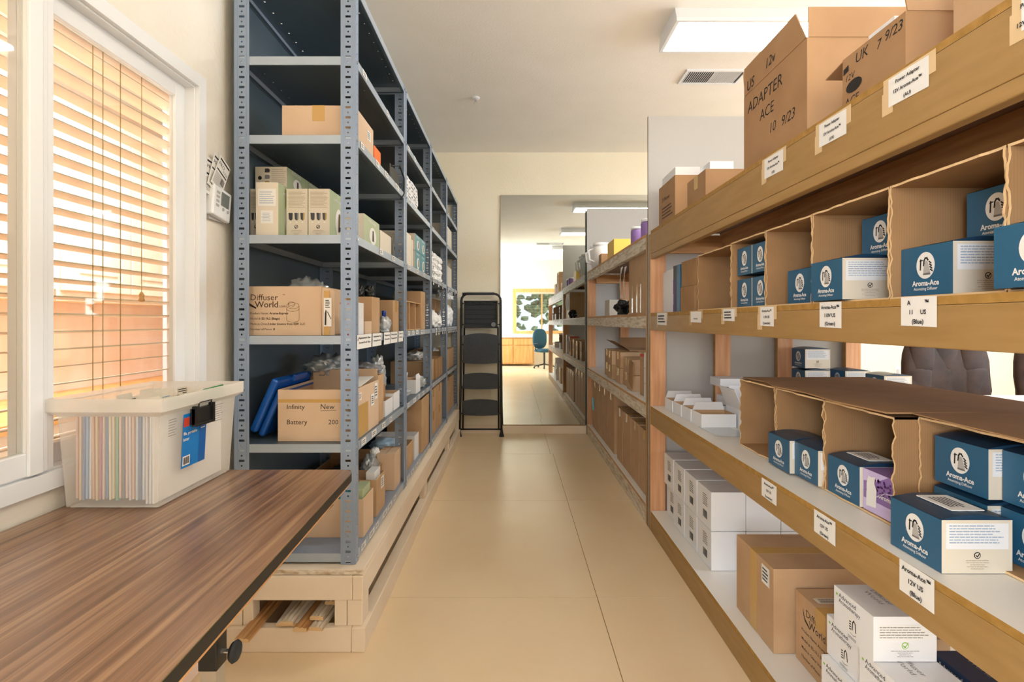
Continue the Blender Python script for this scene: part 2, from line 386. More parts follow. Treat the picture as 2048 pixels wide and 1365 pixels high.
# skirting board and timber rail under the mirror
struct(MB().box(XW, -0.10, YW-0.018, YW, 0.0, 0.085, 'platform'), 'baseboard_end')
struct(MB().box(PX(1002, 5.58), 0.80, YW-0.05, YW, 0.0, 0.088, 'platform', {'z+': 'pine_x'}), 'trim_1', bevel=0.003)
struct(MB().box(5.10, 5.14, YW-0.03, YW, 0, 2.2, 'white_trim'), 'trim_2')
struct(MB().box(2.2, 5.1, YW-0.015, YW, 0.0, 0.09, 'wall'), 'baseboard_right')
struct(MB().box(XW, XW+0.014, YB, 1.8, 0.0, 0.10, 'peach_ply', {'z+': 'pine_y'}), 'baseboard_left', bevel=0.003)

# ------------------------------------------------------------------ window_1: sliding window between the rooms
b = MB(); xo = XW+0.018
def frame(b, y0, y1, z0, z1, t, xa, xb, m, tb=None):
    tb = tb or t
    b.box(xa, xb, y0, y0+t, z0, z1, m); b.box(xa, xb, y1-t, y1, z0, z1, m)
    b.box(xa, xb, y0+t, y1-t, z0, z0+tb, m); b.box(xa, xb, y0+t, y1-t, z1-t, z1, m)
frame(b, WY0, WY1, WZ0, WZ1, 0.042, XW-0.09, xo, 'white_trim')
frame(b, WY0+0.042, WY1-0.042, WZ0+0.042, WZ1-0.042, 0.006, XW-0.09, XW+0.004, 'white_trim')
b.box(XW-0.135, XW-0.09, WY1-0.002, WY1+0.0, WZ0, WZ1, 'white_trim'); b.box(XW-0.135, XW-0.09, WY0, WY1, WZ0, WZ0+0.03, 'white_trim')
win = struct(b, 'window_1', bevel=0.002)
b = MB(); frame(b, 1.17, WY1-0.047, WZ0+0.047, WZ1-0.047, 0.05, XW-0.05, XW-0.028, 'white_trim'); s = b.ob('sash', win, bevel=0.002)
MB().box(XW-0.041, XW-0.037, 1.22, WY1-0.097, WZ0+0.097, WZ1-0.097, 'glass').ob('pane', s)
b = MB(); frame(b, WY0+0.047, 1.205, WZ0+0.047, WZ1-0.047, 0.052, XW-0.012, XW+0.012, 'white_trim')
b.box(XW+0.012, XW+0.02, 1.150, 1.185, WZ0+0.047, WZ1-0.047, 'white_trim'); b.box(XW-0.012, XW+0.008, 1.205, 1.225, WZ0+0.047, WZ1-0.047, 'white_trim')
s = b.ob('sash', win, bevel=0.002)
MB().box(XW-0.002, XW+0.002, WY0+0.099, 1.153, WZ0+0.099, WZ1-0.099, 'glass').ob('pane', s)
# wooden blind on the other side of the glass
xb = XW-0.085
bl = thing('window_blind', 'honey coloured wooden slat blind behind the white sliding window', 'blind', (xb, 1.0, WZ0))
b = MB(); zt = PZ(190, 1.8); n = 26; pitch = 0.0447; a = math.radians(6)
for i in range(n):
    z = 1.94-i*pitch
    if z < 0.87: break
    c, sn = math.cos(a)*0.025, math.sin(a)*0.025
    for sx in (1,):
        p = [(xb-c, z-sn), (xb+c, z+sn)]
        q = [(WY0+0.03, 1.812)]
        b.add([(p[0][0], q[0][0], p[0][1]), (p[1][0], q[0][0], p[1][1]), (p[1][0], q[0][1], p[1][1]), (p[0][0], q[0][1], p[0][1]),
               (p[0][0], q[0][0], p[0][1]+0.003), (p[1][0], q[0][0], p[1][1]+0.003), (p[1][0], q[0][1], p[1][1]+0.003), (p[0][0], q[0][1], p[0][1]+0.003)],
              [(3, 2, 1, 0), (4, 5, 6, 7), (0, 1, 5, 4), (2, 3, 7, 6), (3, 0, 4, 7), (1, 2, 6, 5)], 'oak_blind')
b.ob('slat', bl)
MB().box(xb-0.03, xb+0.03, WY0+0.03, 1.812, 1.965, 2.03, 'oak_blind').ob('headrail', bl, bevel=0.003)
MB().box(xb-0.025, xb+0.025, WY0+0.03, 1.812, 0.835, 0.85, 'oak_blind').ob('bottom_rail', bl, bevel=0.002)
for y in (0.45, 1.42, 1.455, 1.52): MB().cyl((xb+0.027, y, 0.86), (xb+0.027, y, 1.97), 0.0012, 'tan', 6).ob('cord', bl)
b = MB(); b.cyl((xb+0.032, 1.60, 1.30), (xb+0.032, 1.60, 1.97), 0.001, 'tan', 6)
c = b.ob('cord', bl)
b = MB(); b.lathe((xb+0.032, 1.60, 1.27), [(0.003, 0.03), (0.008, 0.02), (0.006, 0.012), (0.009, 0.004), (0.004, 0)], 'oak', 10); b.ob('cord_tassel', c)
# room on the other side of the window
x1 = XW-0.135
struct(MB().box(-2.5, -2.4, -1.2, 4.5, 0, 2.5, 'peach_ply'), 'wall_neighbour'); struct(MB().box(-2.5, x1, 4.5, 4.6, 0, 2.5, 'peach_ply'), 'wall_neighbour_end'); struct(MB().box(-2.5, x1, -1.3, -1.2, 0, 2.5, 'peach_ply'), 'wall_neighbour_back')
struct(MB().box(-2.5, x1, -1.3, 4.6, 2.5, 2.55, 'ceiling'), 'ceiling_neighbour')
struct(MB().box(-2.5, x1, -1.3, 4.6, -0.05, 0.0, 'ceiling'), 'floor_neighbour')
lf = thing('ceiling_light', 'ceiling light of the neighbouring room behind the blind', 'light', (-1.75, 1.6, 2.5))
MB().box(-1.9, -1.5, 0.9, 2.6, 2.44, 2.5, 'white_trim', {'z-': 'lamp_warm'}).ob('diffuser', lf)
for i in range(4):
    y0 = 0.65+i*0.92
    cb = thing('wall_cabinet', ['pale maple wall cabinet behind the blind, nearest the sliding sash', 'pale maple wall cabinet behind the blind, seen through its middle slats', 'pale maple wall cabinet behind the blind, next to the white window jamb', 'pale maple wall cabinet behind the blind, at the far end of its row'][i], 'cabinet', (-2.2, y0, 1.34), 'wall cabinets in the neighbouring room')
    MB().box(-2.398, -2.19, y0, y0+0.91, 1.31, 2.3, 'maple').ob('body', cb)
    for k in range(2):
        d0 = y0+0.02+k*0.44; d = MB().box(-2.19, -2.17, d0, d0+0.43, 1.36, 2.28, 'maple')
        frame(d, d0, d0+0.43, 1.36, 2.28, 0.065, -2.17, -2.16, 'maple'); d.box(-2.17, -2.163, d0+0.09, d0+0.34, 1.45, 2.19, 'maple')
        d = d.ob('door', cb, bevel=0.004)
ct = thing('base_cabinet', 'pale wooden counter behind the lowest blind slats', 'cabinet', (-2.1, 1.8, 0))
MB().box(-2.398, -1.85, -0.5, 4.3, 0.0, 0.80, 'maple').ob('body', ct); MB().box(-2.398, -1.80, -0.5, 4.3, 0.80, 0.84, 'oak').ob('worktop', ct, bevel=0.004)

# ------------------------------------------------------------------ mirror on the end wall
b = MB(); mx0 = PX(1001, YW-0.02); mz0, mz1 = 0.092, 2.575; tl = math.radians(0.14)
def mp(x, z, t): return (x, YW-0.012-math.tan(tl)*(mz1-z)-t, z)
seam = PX(1169, YW)
b.add([mp(mx0, mz0, 0), mp(2.35, mz0, 0), mp(2.35, mz1, 0), mp(mx0, mz1, 0), mp(mx0, mz0, .005), mp(2.35, mz0, .005), mp(2.35, mz1, .005), mp(mx0, mz1, .005)],
      [(0, 1, 2, 3), (4, 5, 6, 7)[::1], (0, 4, 5, 1)[::-1], (1, 5, 6, 2)[::-1], (2, 6, 7, 3)[::-1], (3, 7, 4, 0)[::-1]], 'mirror')
o = b.ob('wall_mirror', loc=(0.5, YW, mz0)); tag(o, 'large frameless mirror covering the end wall beside the step ladder', 'mirror')

# ------------------------------------------------------------------ things on the ceiling
def fixture(y, lab, lm='lamp'):
    t = thing('ceiling_light', lab, 'light', (1.58, y+0.17, ZC), 'fluorescent ceiling lights above the wooden shelving')
    x0, x1, y0, y1, zb = 0.95, 2.2, y, y+0.36, ZC-0.095
    b = MB(); i = 0.035
    lo = [(x0, y0, zb+.02), (x1, y0, zb+.02), (x1, y1, zb+.02), (x0, y1, zb+.02)]; hi = [(x0, y0+i, ZC), (x1, y0+i, ZC), (x1, y1-i, ZC), (x0, y1-i, ZC)]
    for k in range(4): b.poly([lo[k], lo[(k+1) % 4], hi[(k+1) % 4], hi[k]], 'white_trim')
    frame2 = [(x0, x1, y0, y0+.02), (x0, x1, y1-.02, y1), (x0, x0+.02, y0+.02, y1-.02), (x1-.02, x1, y0+.02, y1-.02)]
    for f in frame2: b.box(*f, zb, zb+.02, 'white_trim')
    b.ob('housing', t)
    MB().box(x0+.02, x1-.02, y0+.02, y1-.02, zb+.004, zb+.014, lm).ob('diffuser', t)
fixture(2.99, 'fluorescent ceiling light above the open cardboard boxes')
fixture(0.85, 'fluorescent ceiling light nearest above the camera, seen in the mirror', 'lamp_dim')
fixture(-1.45, 'fluorescent ceiling light furthest back in the mirror', 'lamp_dim')
for k, (x, y) in enumerate(((4.3, 2.99), (4.3, 0.0), (4.3, -2.4))):
    t = thing('ceiling_light', ['fluorescent light over the leather chairs', 'fluorescent light over the middle of the far side of the room', 'fluorescent light by the rear of the far side of the room'][k], 'light', (x, y, ZC))
    MB().box(x-.62, x+.62, y-.17, y+.17, ZC-.09, ZC, 'white_trim', {'z-': 'lamp_dim'}).ob('diffuser', t)
def vent(x0, x1, y0, y1, lab):
    t = thing('air_vent', lab, 'vent', ((x0+x1)/2, (y0+y1)/2, ZC)); z = ZC-0.012
    b = MB(); 
    for f in ((x0, x1, y0, y0+.02), (x0, x1, y1-.02, y1), (x0, x0+.02, y0+.02, y1-.02), (x1-.02, x1, y0+.02, y1-.02)): b.box(*f, z, ZC, 'white_trim')
    b.box(x0+.02, x1-.02, y0+.02, y1-.02, ZC-.003, ZC-.001, 'grey_dark'); b.ob('frame', t)
    b = MB(); n = 26
    for i in range(n):
        x = x0+.025+(x1-x0-.05)*i/n; s = .004 if i < n/2 else -.004
        b.add([(x, y0+.02, z+.002), (x+.003, y0+.02, z+.002), (x+.003+s*2, y0+.02, ZC-.002), (x+s*2, y0+.02, ZC-.002),
               (x, y1-.02, z+.002), (x+.003, y1-.02, z+.002), (x+.003+s*2, y1-.02, ZC-.002), (x+s*2, y1-.02, ZC-.002)],
              [(0, 1, 2, 3), (7, 6, 5, 4), (0, 4, 5, 1), (1, 5, 6, 2), (3, 2, 6, 7), (0, 3, 7, 4)], 'white_trim')
    b.ob('louvre', t)
vent(1.27, 1.72, 3.76, 3.98, 'white louvred air vent in the ceiling beyond the fluorescent light')
vent(0.55, 1.20, -0.9, -0.65, 'white air vent in the ceiling seen only in the mirror')
t = thing('fire_sprinkler', 'small chrome sprinkler head hanging from the ceiling', 'sprinkler', (-.298, 4.24, ZC))
MB().lathe((-.298, 4.24, ZC-.012), [(.035, .012), (.034, .006), (.02, 0)], 'white_trim').ob('escutcheon', t)
b = MB().cyl((-.298, 4.24, ZC-.035), (-.298, 4.24, ZC-.01), .009, 'chrome').cyl((-.298, 4.24, ZC-.05), (-.298, 4.24, ZC-.047), .018, 'chrome')
b.cyl((-.306, 4.24, ZC-.048), (-.306, 4.24, ZC-.03), .002, 'chrome', 6).cyl((-.29, 4.24, ZC-.048), (-.29, 4.24, ZC-.03), .002, 'chrome', 6); b.ob('head', t)

# ------------------------------------------------------------------ steel racks
RY0, RP, NB = 1.955, 0.913, 4
RXW = -1.047                                    # back of the racks
SZ = [0.333, 0.746, 1.155, 1.536, 1.913, 2.210, 2.500]; PB = 0.293; PT = 2.53
def punched(b, o, u, v, wd, n, pitch, slot, hole, m):
    """strip of width wd along u, n cells of height pitch along v; each cell has a slot and a round hole"""
    o, u, v = V(o), V(u), V(v); vs = []; fs = []
    def P(a, c): vs.append(o+u*a+v*c); return len(vs)-1
    for i in range(n):
        z = i*pitch; h = pitch/2
        for kind, z0 in (('s', z), ('h', z+h)):
            c = [P(0, z0), P(wd, z0), P(wd, z0+h), P(0, z0+h)]; cx, cz = wd/2, z0+h/2
            if kind == 's' and slot:
                a, d = slot; r = [P(cx-a/2, cz-d/2), P(cx+a/2, cz-d/2), P(cx+a/2, cz+d/2), P(cx-a/2, cz+d/2)]
                for k in range(4): fs.append((c[k], c[(k+1) % 4], r[(k+1) % 4], r[k]))
            elif kind == 'h' and hole:
                r = [P(cx+hole*math.cos(math.radians(t)), cz+hole*math.sin(math.radians(t))) for t in (202.5, 247.5, 292.5, 337.5, 22.5, 67.5, 112.5, 157.5)]
                q = [(0, 1, 1), (1, 2, 3), (2, 3, 5), (3, 0, 7)]
                for k, (ca, cb, ra) in enumerate(q): fs.append((c[ca], c[cb], r[(ra+1) % 8], r[ra]))
                for k, (cc, ra) in enumerate(((1, 2), (2, 4), (3, 6), (0, 0))): fs.append((c[cc], r[(ra+1) % 8], r[ra]))
            else: fs.append(tuple(c))
    b.add(vs, fs, m, False)
def make_rack(label):
    t = thing('steel_rack', label, 'shelving', (0, 0, 0), 'slotted steel racks joined in a row along the left wall')
    y1 = RP-0.008; n = int((PT-PB)/0.0381); H = n*0.0381
    for cx, sx in ((RXW, 1), (XL, -1)):
        for cy, sy in ((0.0, 1), (y1, -1)):
            b = MB(); wd = 0.056
            punched(b, (cx, cy, PB), (sx, 0, 0), (0, 0, 1), wd, n, 0.0381, (0.0205, 0.0085), 0.0036, 'steel')
            punched(b, (cx, cy, PB), (0, sy, 0), (0, 0, 1), 0.034, n, 0.0381, None, 0.003, 'steel')
            # small ribs either side of the slots
            for a in (0.011, 0.045): b.box(cx+sx*a-0.0012, cx+sx*a+0.0012, cy-0.0015 if sy > 0 else cy, cy if sy > 0 else cy+0.0015, PB, PB+H, 'steel')
            b.ob('post', t, solid=0.0018)
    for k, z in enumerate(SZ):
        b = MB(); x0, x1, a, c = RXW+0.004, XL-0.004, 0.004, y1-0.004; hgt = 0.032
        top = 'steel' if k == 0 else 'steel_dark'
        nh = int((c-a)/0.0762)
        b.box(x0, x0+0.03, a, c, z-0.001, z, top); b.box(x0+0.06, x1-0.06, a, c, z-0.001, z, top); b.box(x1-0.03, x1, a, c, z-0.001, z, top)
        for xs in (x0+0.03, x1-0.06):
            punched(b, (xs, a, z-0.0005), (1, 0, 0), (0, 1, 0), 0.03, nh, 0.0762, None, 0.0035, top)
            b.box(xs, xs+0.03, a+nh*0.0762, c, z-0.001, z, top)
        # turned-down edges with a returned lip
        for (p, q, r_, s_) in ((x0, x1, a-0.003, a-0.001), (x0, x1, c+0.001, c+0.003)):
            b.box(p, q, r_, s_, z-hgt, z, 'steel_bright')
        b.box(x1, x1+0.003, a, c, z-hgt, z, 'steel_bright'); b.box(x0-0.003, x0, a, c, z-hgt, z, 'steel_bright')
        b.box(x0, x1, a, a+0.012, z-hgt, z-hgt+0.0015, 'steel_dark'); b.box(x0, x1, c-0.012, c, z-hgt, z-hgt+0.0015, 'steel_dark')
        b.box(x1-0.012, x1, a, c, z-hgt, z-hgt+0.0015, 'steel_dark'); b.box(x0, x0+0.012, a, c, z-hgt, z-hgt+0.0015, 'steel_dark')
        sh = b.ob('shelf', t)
        for y in (0.016, y1-0.016): MB().cyl((XL+0.0005, y, z-0.016), (XL+0.005, y, z-0.016), 0.005, 'chrome', 8).ob('bolt', sh)
    # sheet steel back
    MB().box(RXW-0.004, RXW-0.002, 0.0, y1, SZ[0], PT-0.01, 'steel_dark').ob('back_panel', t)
    return t
racks = [make_rack('nearest slotted grey steel rack, in front of the brown table')]
for lab in ('second slotted steel rack from the brown table', 'third slotted steel rack from the brown table', 'last slotted steel rack, beside the black step ladder'):
    racks.append(copytree(racks[0], label=lab))
for i, r in enumerate(racks): r.location = (0, RY0+i*RP, 0); r['_o'] = (0, RY0+i*RP, 0)
# the end racks' backs: the furthest rack is open to the wall
# paper labels on the shelf edges
rl = random.Random(3)
def edge_label(rack, y, z, w, h, txt=None, hang=0.0, name='shelf_label', skew=0.0, lab=None):
    b = MB(); o = (XL+0.0012+hang*0.3, y, z); t = 0.0006
    pts = [(0, 0), (w, 0), (w-skew, -h), (-skew, -h)]
    b.flat(o, *UL, pts, 'white_paper'); b.flat((o[0]-t, o[1], o[2]), *UL, pts[::-1], 'white_paper')
    if txt:
        for i, s in enumerate(txt): b.text(s, (o[0]+t, y+w/2, z-h*(0.3+0.33*i)), *UL, h*0.2, 'ink', 0.02, 'C', width=w*0.8)
    else:
        b.lines((o[0]+t, y+w*0.15, z-h*0.8), *UL, w*0.7, h*0.6, 2, 'ink', rl.random())
    return b.ob(name, rack)
for bi, r in enumerate(racks):
    for zi, z in enumerate(SZ[:6]):
        if zi == 2 and bi == 0:
            for (xa, xb2, yt, yb, tx) in ((714, 743, 667, 693, ['Replacement Glass', 'Aroma-Pro & Ultra']), (745, 763, 667, 692, ['Replacement Top', 'Aroma-Pro & U']), (768, 780, 666, 686, ['Replacing', 'Nozzle']), (781, 795, 665, 684, ['Nozzle', 'Reservoir']), (797, 806, 664, 682, ['Tube Kit', 'Air'])):
                y0 = YA(xa, XL+.003); y1_ = YA(xb2, XL+.003); edge_label(r, y0, z+0.003, y1_-y0, 0.055, tx, 0.008, 'hanging_label', 0.004)
            continue
        n = [7, 5, 6, 3, 4, 4][zi] if zi != 2 else 6
        for k in range(n):
            if rl.random() < 0.2: continue
            y = RY0+bi*RP+0.05+k*(RP-0.12)/n+rl.uniform(0, 0.04)
            if zi in (2, 3) and bi >= 2: edge_label(r, y, z+0.002, 0.05, 0.055, None, 0.01, 'hanging_label', 0.004)
            else: edge_label(r, y, z-0.001, rl.choice((0.045, 0.06, 0.08)), 0.024)

# wooden platform under the racks
pf = thing('rack_platform', 'cream painted timber platform of stacked beams carrying the steel racks', 'platform', (-0.8, 3.7, 0))
X0, X1, Y0, Y1 = -1.05, -0.549, 1.905, 5.39
MB().box(X0, X1+0.0, Y0+0.01, Y1, 0.272, 0.292, 'platform', {'y-': 'white_wash'}).ob('deck', pf, bevel=0.002)
def beam(nm, *a): return MB().box(*a, 'platform').ob(nm, pf, bevel=0.003)
beam('beam', X0, X1-.039, Y0, Y0+.038, 0.183, 0.271); beam('beam', X0, X1-.039, Y0-.012, Y0+.026, 0.0, 0.088)
beam('beam', X1-.038, X1, Y0+.002, Y1, 0.183, 0.271); beam('beam', X1-.038, X1+.012, Y0-.012, 5.38, 0.0, 0.088)
beam('beam', X0, X0+.038, Y0+.04, Y1, 0.183, 0.271); beam('beam', X0, X0+.038, Y0+.028, Y1, 0.0, 0.088)
beam('post', X1-.105, X1-.06, Y0+.004, Y0+.08, 0.088, 0.183); beam('post', X1-.058, X1-.002, Y0+.004, Y0+.09, 0.088, 0.183)
beam('post', X0+.0, X0+.055, Y0+.004, Y0+.09, 0.088, 0.183); beam('post', X0+.058, X0+.095, Y0+.006, Y0+.06, 0.088, 0.183)
for y in (3.28, 4.5, 5.29): beam('post', X1-.038, X1-.002, y, y+.09, 0.088, 0.183); beam('post', X0, X0+.036, y, y+.09, 0.088, 0.183)
# lengths of moulding pushed into the platform
def moulding(p, ang, wd, ln, prof, mat, lab, tilt=0.0):
    b = MB(); n = len(prof); t = 0.011
    fr = [(wd*i/(n-1), 0, t+prof[i]) for i in range(n)]; lo = [(wd, 0, 0), (0, 0, 0)]
    A = fr+lo; B = [(x, ln, z) for x, y, z in A]; k = len(A)
    b.poly(A[::-1], 'card_edge'); b.poly(B, mat)
    for i in range(k): b.poly([A[i], A[(i+1) % k], B[(i+1) % k], B[i]], mat)
    o = b.ob('wood_moulding', loc=(0, 0, 0)); o.location = p; o.rotation_euler = (tilt, 0, ang)
    tag(o, lab, 'moulding', 'lengths of wood moulding stored in the platform')
pr = [0, .004, .001, .005, .001, .004, 0]; pr2 = [0.0, .006, .006, .002, .006, .002, .005]
moulding((-.965, 1.80, .093), 0.0, .05, 1.5, pr, 'pine_y', 'honey coloured moulding sticking out furthest at the left of the platform', 0.0)
moulding((-.865, 1.90, .09), 0.03, .11, 1.5, [0, .001, .001, .001, 0], 'white_lam', 'broad white board lying under the brown mouldings')
moulding((-.845, 1.885, .104), -0.03, .05, 1.6, pr, 'white_wash', 'grey brown fluted moulding on the white board')
moulding((-.79, 1.87, .09), -0.06, .05, 1.6, pr2, 'pine_y', 'brown moulding lowest in the middle of the platform opening')
moulding((-.735, 1.875, .09), -0.06, .05, 1.6, pr, 'white_wash', 'grey fluted moulding at the bottom right of the stack')
moulding((-.745, 1.91, .108), -0.04, .05, 1.6, pr2, 'white_wash', 'weathered moulding resting across two others')
moulding((-.715, 1.98, .127), -0.03, .045, 1.5, pr, 'white_wash', 'topmost moulding, set back inside the platform')

# ------------------------------------------------------------------ wooden shelving, right side
SB = [0.115, 0.720, 1.257, 1.732]               # shelf tops
def wood_bay(label, y0, y1, paint, painted_posts, raw='pine'):
    t = thing('wooden_shelving', label, 'shelving', (1.4, (y0+y1)/2, 0)); xb = 2.02
    ed = 'paint_edge' if paint == 'paint' else 'pine_y'
    for k, z in enumerate(SB):
        th = 0.016; hb = [0.115-th, 0.089, 0.082, 0.118][k] if paint == 'paint' else [0.099, 0.075, 0.075, 0.075][k]
        top = 'white_lam' if k < 2 else 'plywood'
        MB().box(XR+0.001, xb, y0, y1, z-th, z, top, {'x-': ed, 'z-': 'plywood'}).ob('shelf_board', t)
        MB().box(XR, XR+.038, y0, y1, z-th-hb, z-th-.0005, paint).ob('face_beam', t, bevel=0.0025)
        MB().box(xb-.038, xb, y0, y1, z-th-0.089, z-th-.001, 'pine_y').ob('rear_beam', t, bevel=0.002)
        if k in (1, 2, 3): MB().box(1.2, 1.238, y0, y1-.0, z-th-0.089, z-th-.001, 'pine_y').ob('joist', t, bevel=0.002)
    return t
bay1 = wood_bay('long ochre painted wooden shelving bay full of boxes, nearest on the right', -0.12, 2.995, 'paint', True)
MB().box(XR+.001, XR+.03, -0.12, 2.995, 1.568, 1.598, 'paint').ob('ledge_strip', bay1, bevel=0.003)
ystud = 2.998
for i, x in enumerate((XR, 1.175, 1.536, 1.93)):
    for z0, z1 in (([0.0, 1.716],) if i == 0 else ([0.0, 0.60], [0.722, 1.14], [1.259, 1.60])):
        MB().box(x, x+.089, ystud, ystud+.038, z0, z1, 'pine', {'x-': 'paint'}).ob('stud', bay1, bevel=0.002)
MB().box(XR+.09, 2.02, 2.96, 2.994, 1.60, 1.70, 'pine_x').ob('header', bay1)
for x in (XR, 1.93): MB().box(x, x+.089, -0.16, -0.122, 0, 1.716, 'pine', {'x-': 'paint'}).ob('stud', bay1, bevel=0.002)
MB().box(XR, 2.02, 3.045, 3.06, 0.0, 2.415, 'white_sheet', {'x-': 'ink_brown'}).ob('end_sheet', bay1)
bay2 = wood_bay('far wooden shelving bay with whitewashed beams, ending at the mirror', 3.105, 5.50, 'white_wash', False)
MB().box(XR, XR+.089, 3.064, 3.102, 0, 1.73, 'pine', {'x-': 'paint'}).ob('stud', bay2, bevel=0.002)
for i, x in enumerate((XR+.002, 1.15, 1.536, 1.93)):
    MB().box(x, x+.089, 5.503, 5.53, 0, 1.716, 'pine').ob('stud', bay2, bevel=0.002)
MB().box(XR, 2.02, 5.535, 5.55, 0.0, 2.415, 'white_sheet', {'x-': 'ink_brown'}).ob('end_sheet', bay2)
MB().box(XR+.09, 2.02, 5.47, 5.502, 1.61, 1.70, 'pine_x').ob('header', bay2)
def beam_label(xa, xb_, z0, z1, lines, tape=True, lab=None, sz=0.2, grey=False):
    ya, yb = YA(xa, XR), YA(xb_, XR); w = ya-yb; h = z1-z0; b = MB(); e = 0.0012
    o = (XR-e, ya, z0)
    b.flat(o, *UA, [(0, h*0.02), (w*0.5, 0), (w, -h*0.02), (w, h*0.98), (w*0.5, h), (0, h)], 'white_paper')
    if tape:
        b2 = MB(); b2.rect((XR-e*.5, ya, z0), *UA, -0.016, w+0.016, h*0.35, h+0.004, 'tape_clear'); b2.rect((XR-e*.45, ya, z0), *UA, -0.02, 0.012, -0.012, h*0.6, 'tape_clear')
    if lines:
        n = len(lines)
        for i, s in enumerate(lines): b.text(s, (XR-2*e, ya-w/2, z0+h*(0.98-(i+0.8)/(n+0.15))), *UA, h*sz, 'ink', 0.025, 'C')
    else: b.lines((XR-2*e, ya-w*.12, z0+h*.15), *UA, w*.76, h*.7, 3, 'ink', int(xa))
    p = b.ob('shelf_label', bay1); 
    if tape: b2.ob('clear_tape', p)
    return p
beam_label(1778, 1859, 1.662, 1.722, ['Power Adapter', '12V Aroma-Ace™', '(AU)'], sz=.17)
beam_label(1639, 1694, 1.660, 1.720, ['Power Adapter', '12V Aroma-Ace™', '(UK)'], sz=.16)
beam_label(1529.5, 1567, 1.658, 1.720, ['Power Adapter', '12V Aroma-Ace™', '(US)'], sz=.16)
beam_label(2044, 2130, 1.664, 1.724, ['Power Adapter', '12V Aroma-Ace™'], sz=.17)
beam_label(1640, 1684, 1.194, 1.259, ['Aroma-Ace™', '110V US', '(Green)'], False, sz=.20)
beam_label(1803, 1875, 1.200, 1.259, ['A          ™', '11     US', '(Blue)'], False, sz=.21)
beam_label(1521, 1548.5, 1.195, 1.256, ['Aroma-Ace™', '110V US', '(Lavender)'], sz=.18)
beam_label(1447, 1470, 1.211, 1.255, None); beam_label(1382, 1403, 1.205, 1.252, ['Aroma-Vapor'], sz=.2); beam_label(1315, 1334, 1.19, 1.255, None)
beam_label(1524, 1554, 0.652, 0.711, ['Aroma-Ace™', '12V US', '(Lavender)'], False, sz=.18)
beam_label(1629, 1672, 0.654, 0.714, ['Aroma-Ace™', '12V US', '(Green)'], False, sz=.19)
beam_label(1800, 1870, 0.656, 0.721, ['Aroma-Ace™', '12V US', '(Blue)'], False, sz=.20)

# ------------------------------------------------------------------ brown table with the file box
TZ = 0.765
t = thing('folding_table', 'long walnut laminate table with black edge standing under the window', 'table', (-0.76, 0.6, 0))
def tab(y): return -0.432-(y-0.639)*0.0415
pts = [(-1.078, -0.3), (tab(-0.3), -0.3)]
c = (tab(1.554)-0.045, 1.554-0.045); pts += [(c[0]+0.045*math.cos(math.radians(q)), c[1]+0.045*math.sin(math.radians(q))) for q in range(0, 91, 15)]
pts += [(-1.05, 1.554), (-1.078, 1.53)]
def grow(pts, d): 
    cx, cy = -0.76, 0.6
    return [(x+(d if x > cx else 0), y+(d if y > cy else -d)) for x, y in pts]
MB().prism(pts, TZ-0.002, TZ, 'walnut', 'brass_edge').ob('tabletop', t)
MB().prism(grow(pts, 0.001), TZ-0.024, TZ-0.002, 'black').ob('edge_band', t)
MB().prism(grow(pts, -0.004), TZ-0.034, TZ-0.024, 'pine_y').ob('underside', t)
MB().box(-1.02, -0.50, -0.2, 1.45, TZ-0.07, TZ-0.034, 'black').ob('apron', t)
for k, (x, y) in enumerate(((-0.56, 0.97), (-1.0, 0.97), (-0.56, -0.15), (-1.0, -0.15))):
    MB().box(x-.0175, x+.0175, y-.0175, y+.0175, 0.565, TZ-0.07, 'black').ob('leg_sleeve', t, bevel=0.002)
    lg = MB().box(x-.015, x+.015, y-.015, y+.015, 0.0, 0.575, 'steel_leg')
    for i in range(9): lg.cyl((x+.0148, y, .15+i*.045), (x+.0157, y, .15+i*.045), .004, 'black', 8)
    lg.ob('leg', t)
    if k == 0:
        MB().cyl((x+.0175, y, .592), (x+.036, y, .592), .0045, 'chrome').ob('screw', t)
        kb = MB()
        for xa_, xb_, ra, rb in ((.033, .036, .009, .016), (.036, .042, .016, .020), (.042, .047, .020, .017), (.047, .049, .017, .008)): kb.cyl((x+xa_, y, .592), (x+xb_, y, .592), ra, 'black_rubber', 20, rb)
        kb.ob('knob', t)

bx = thing('file_box', 'frosted plastic file box full of folders on the brown table', 'box', (-0.945, 1.38, TZ))
x0, x1, y0, y1, zt = -1.052, -0.836, 1.226, 1.53, 1.0
def tap(z, e=0.0):
    f = (z-TZ)/(zt-TZ)*0.012-e; return (x0-f, x1+f, y0-f, y1+f)
b = MB()
def ring(za, zb, ea, eb, m):
    A, B = tap(za, ea), tap(zb, eb)
    pa = [(A[0], A[2], za), (A[1], A[2], za), (A[1], A[3], za), (A[0], A[3], za)]; pb = [(B[0], B[2], zb), (B[1], B[2], zb), (B[1], B[3], zb), (B[0], B[3], zb)]
    for i in range(4): b.poly([pa[i], pa[(i+1) % 4], pb[(i+1) % 4], pb[i]], m)
ring(TZ+.006, zt, 0, 0, 'frosted')
b.box(x0+.004, x1-.004, y0+.004, y1-.004, TZ+.001, TZ+.006, 'frosted')
b.ob('body', bx, bevel=0.004, solid=0.0022)
b = MB(); A = tap(zt); e = .016
R0 = [(A[0], A[2]), (A[1], A[2]), (A[1], A[3]), (A[0], A[3])]; R1 = [(A[0]-e, A[2]-e), (A[1]+e, A[2]-e), (A[1]+e, A[3]+e), (A[0]-e, A[3]+e)]
for i in range(4):
    j = (i+1) % 4
    b.poly([(*R0[i], zt-.012), (*R0[j], zt-.012), (*R1[j], zt+.0), (*R1[i], zt+.0)], 'frosted_rim')
    b.poly([(*R1[i], zt), (*R1[j], zt), (*R1[j], zt+.03), (*R1[i], zt+.03)], 'frosted_rim')
b.ob('rim', bx, solid=0.003)
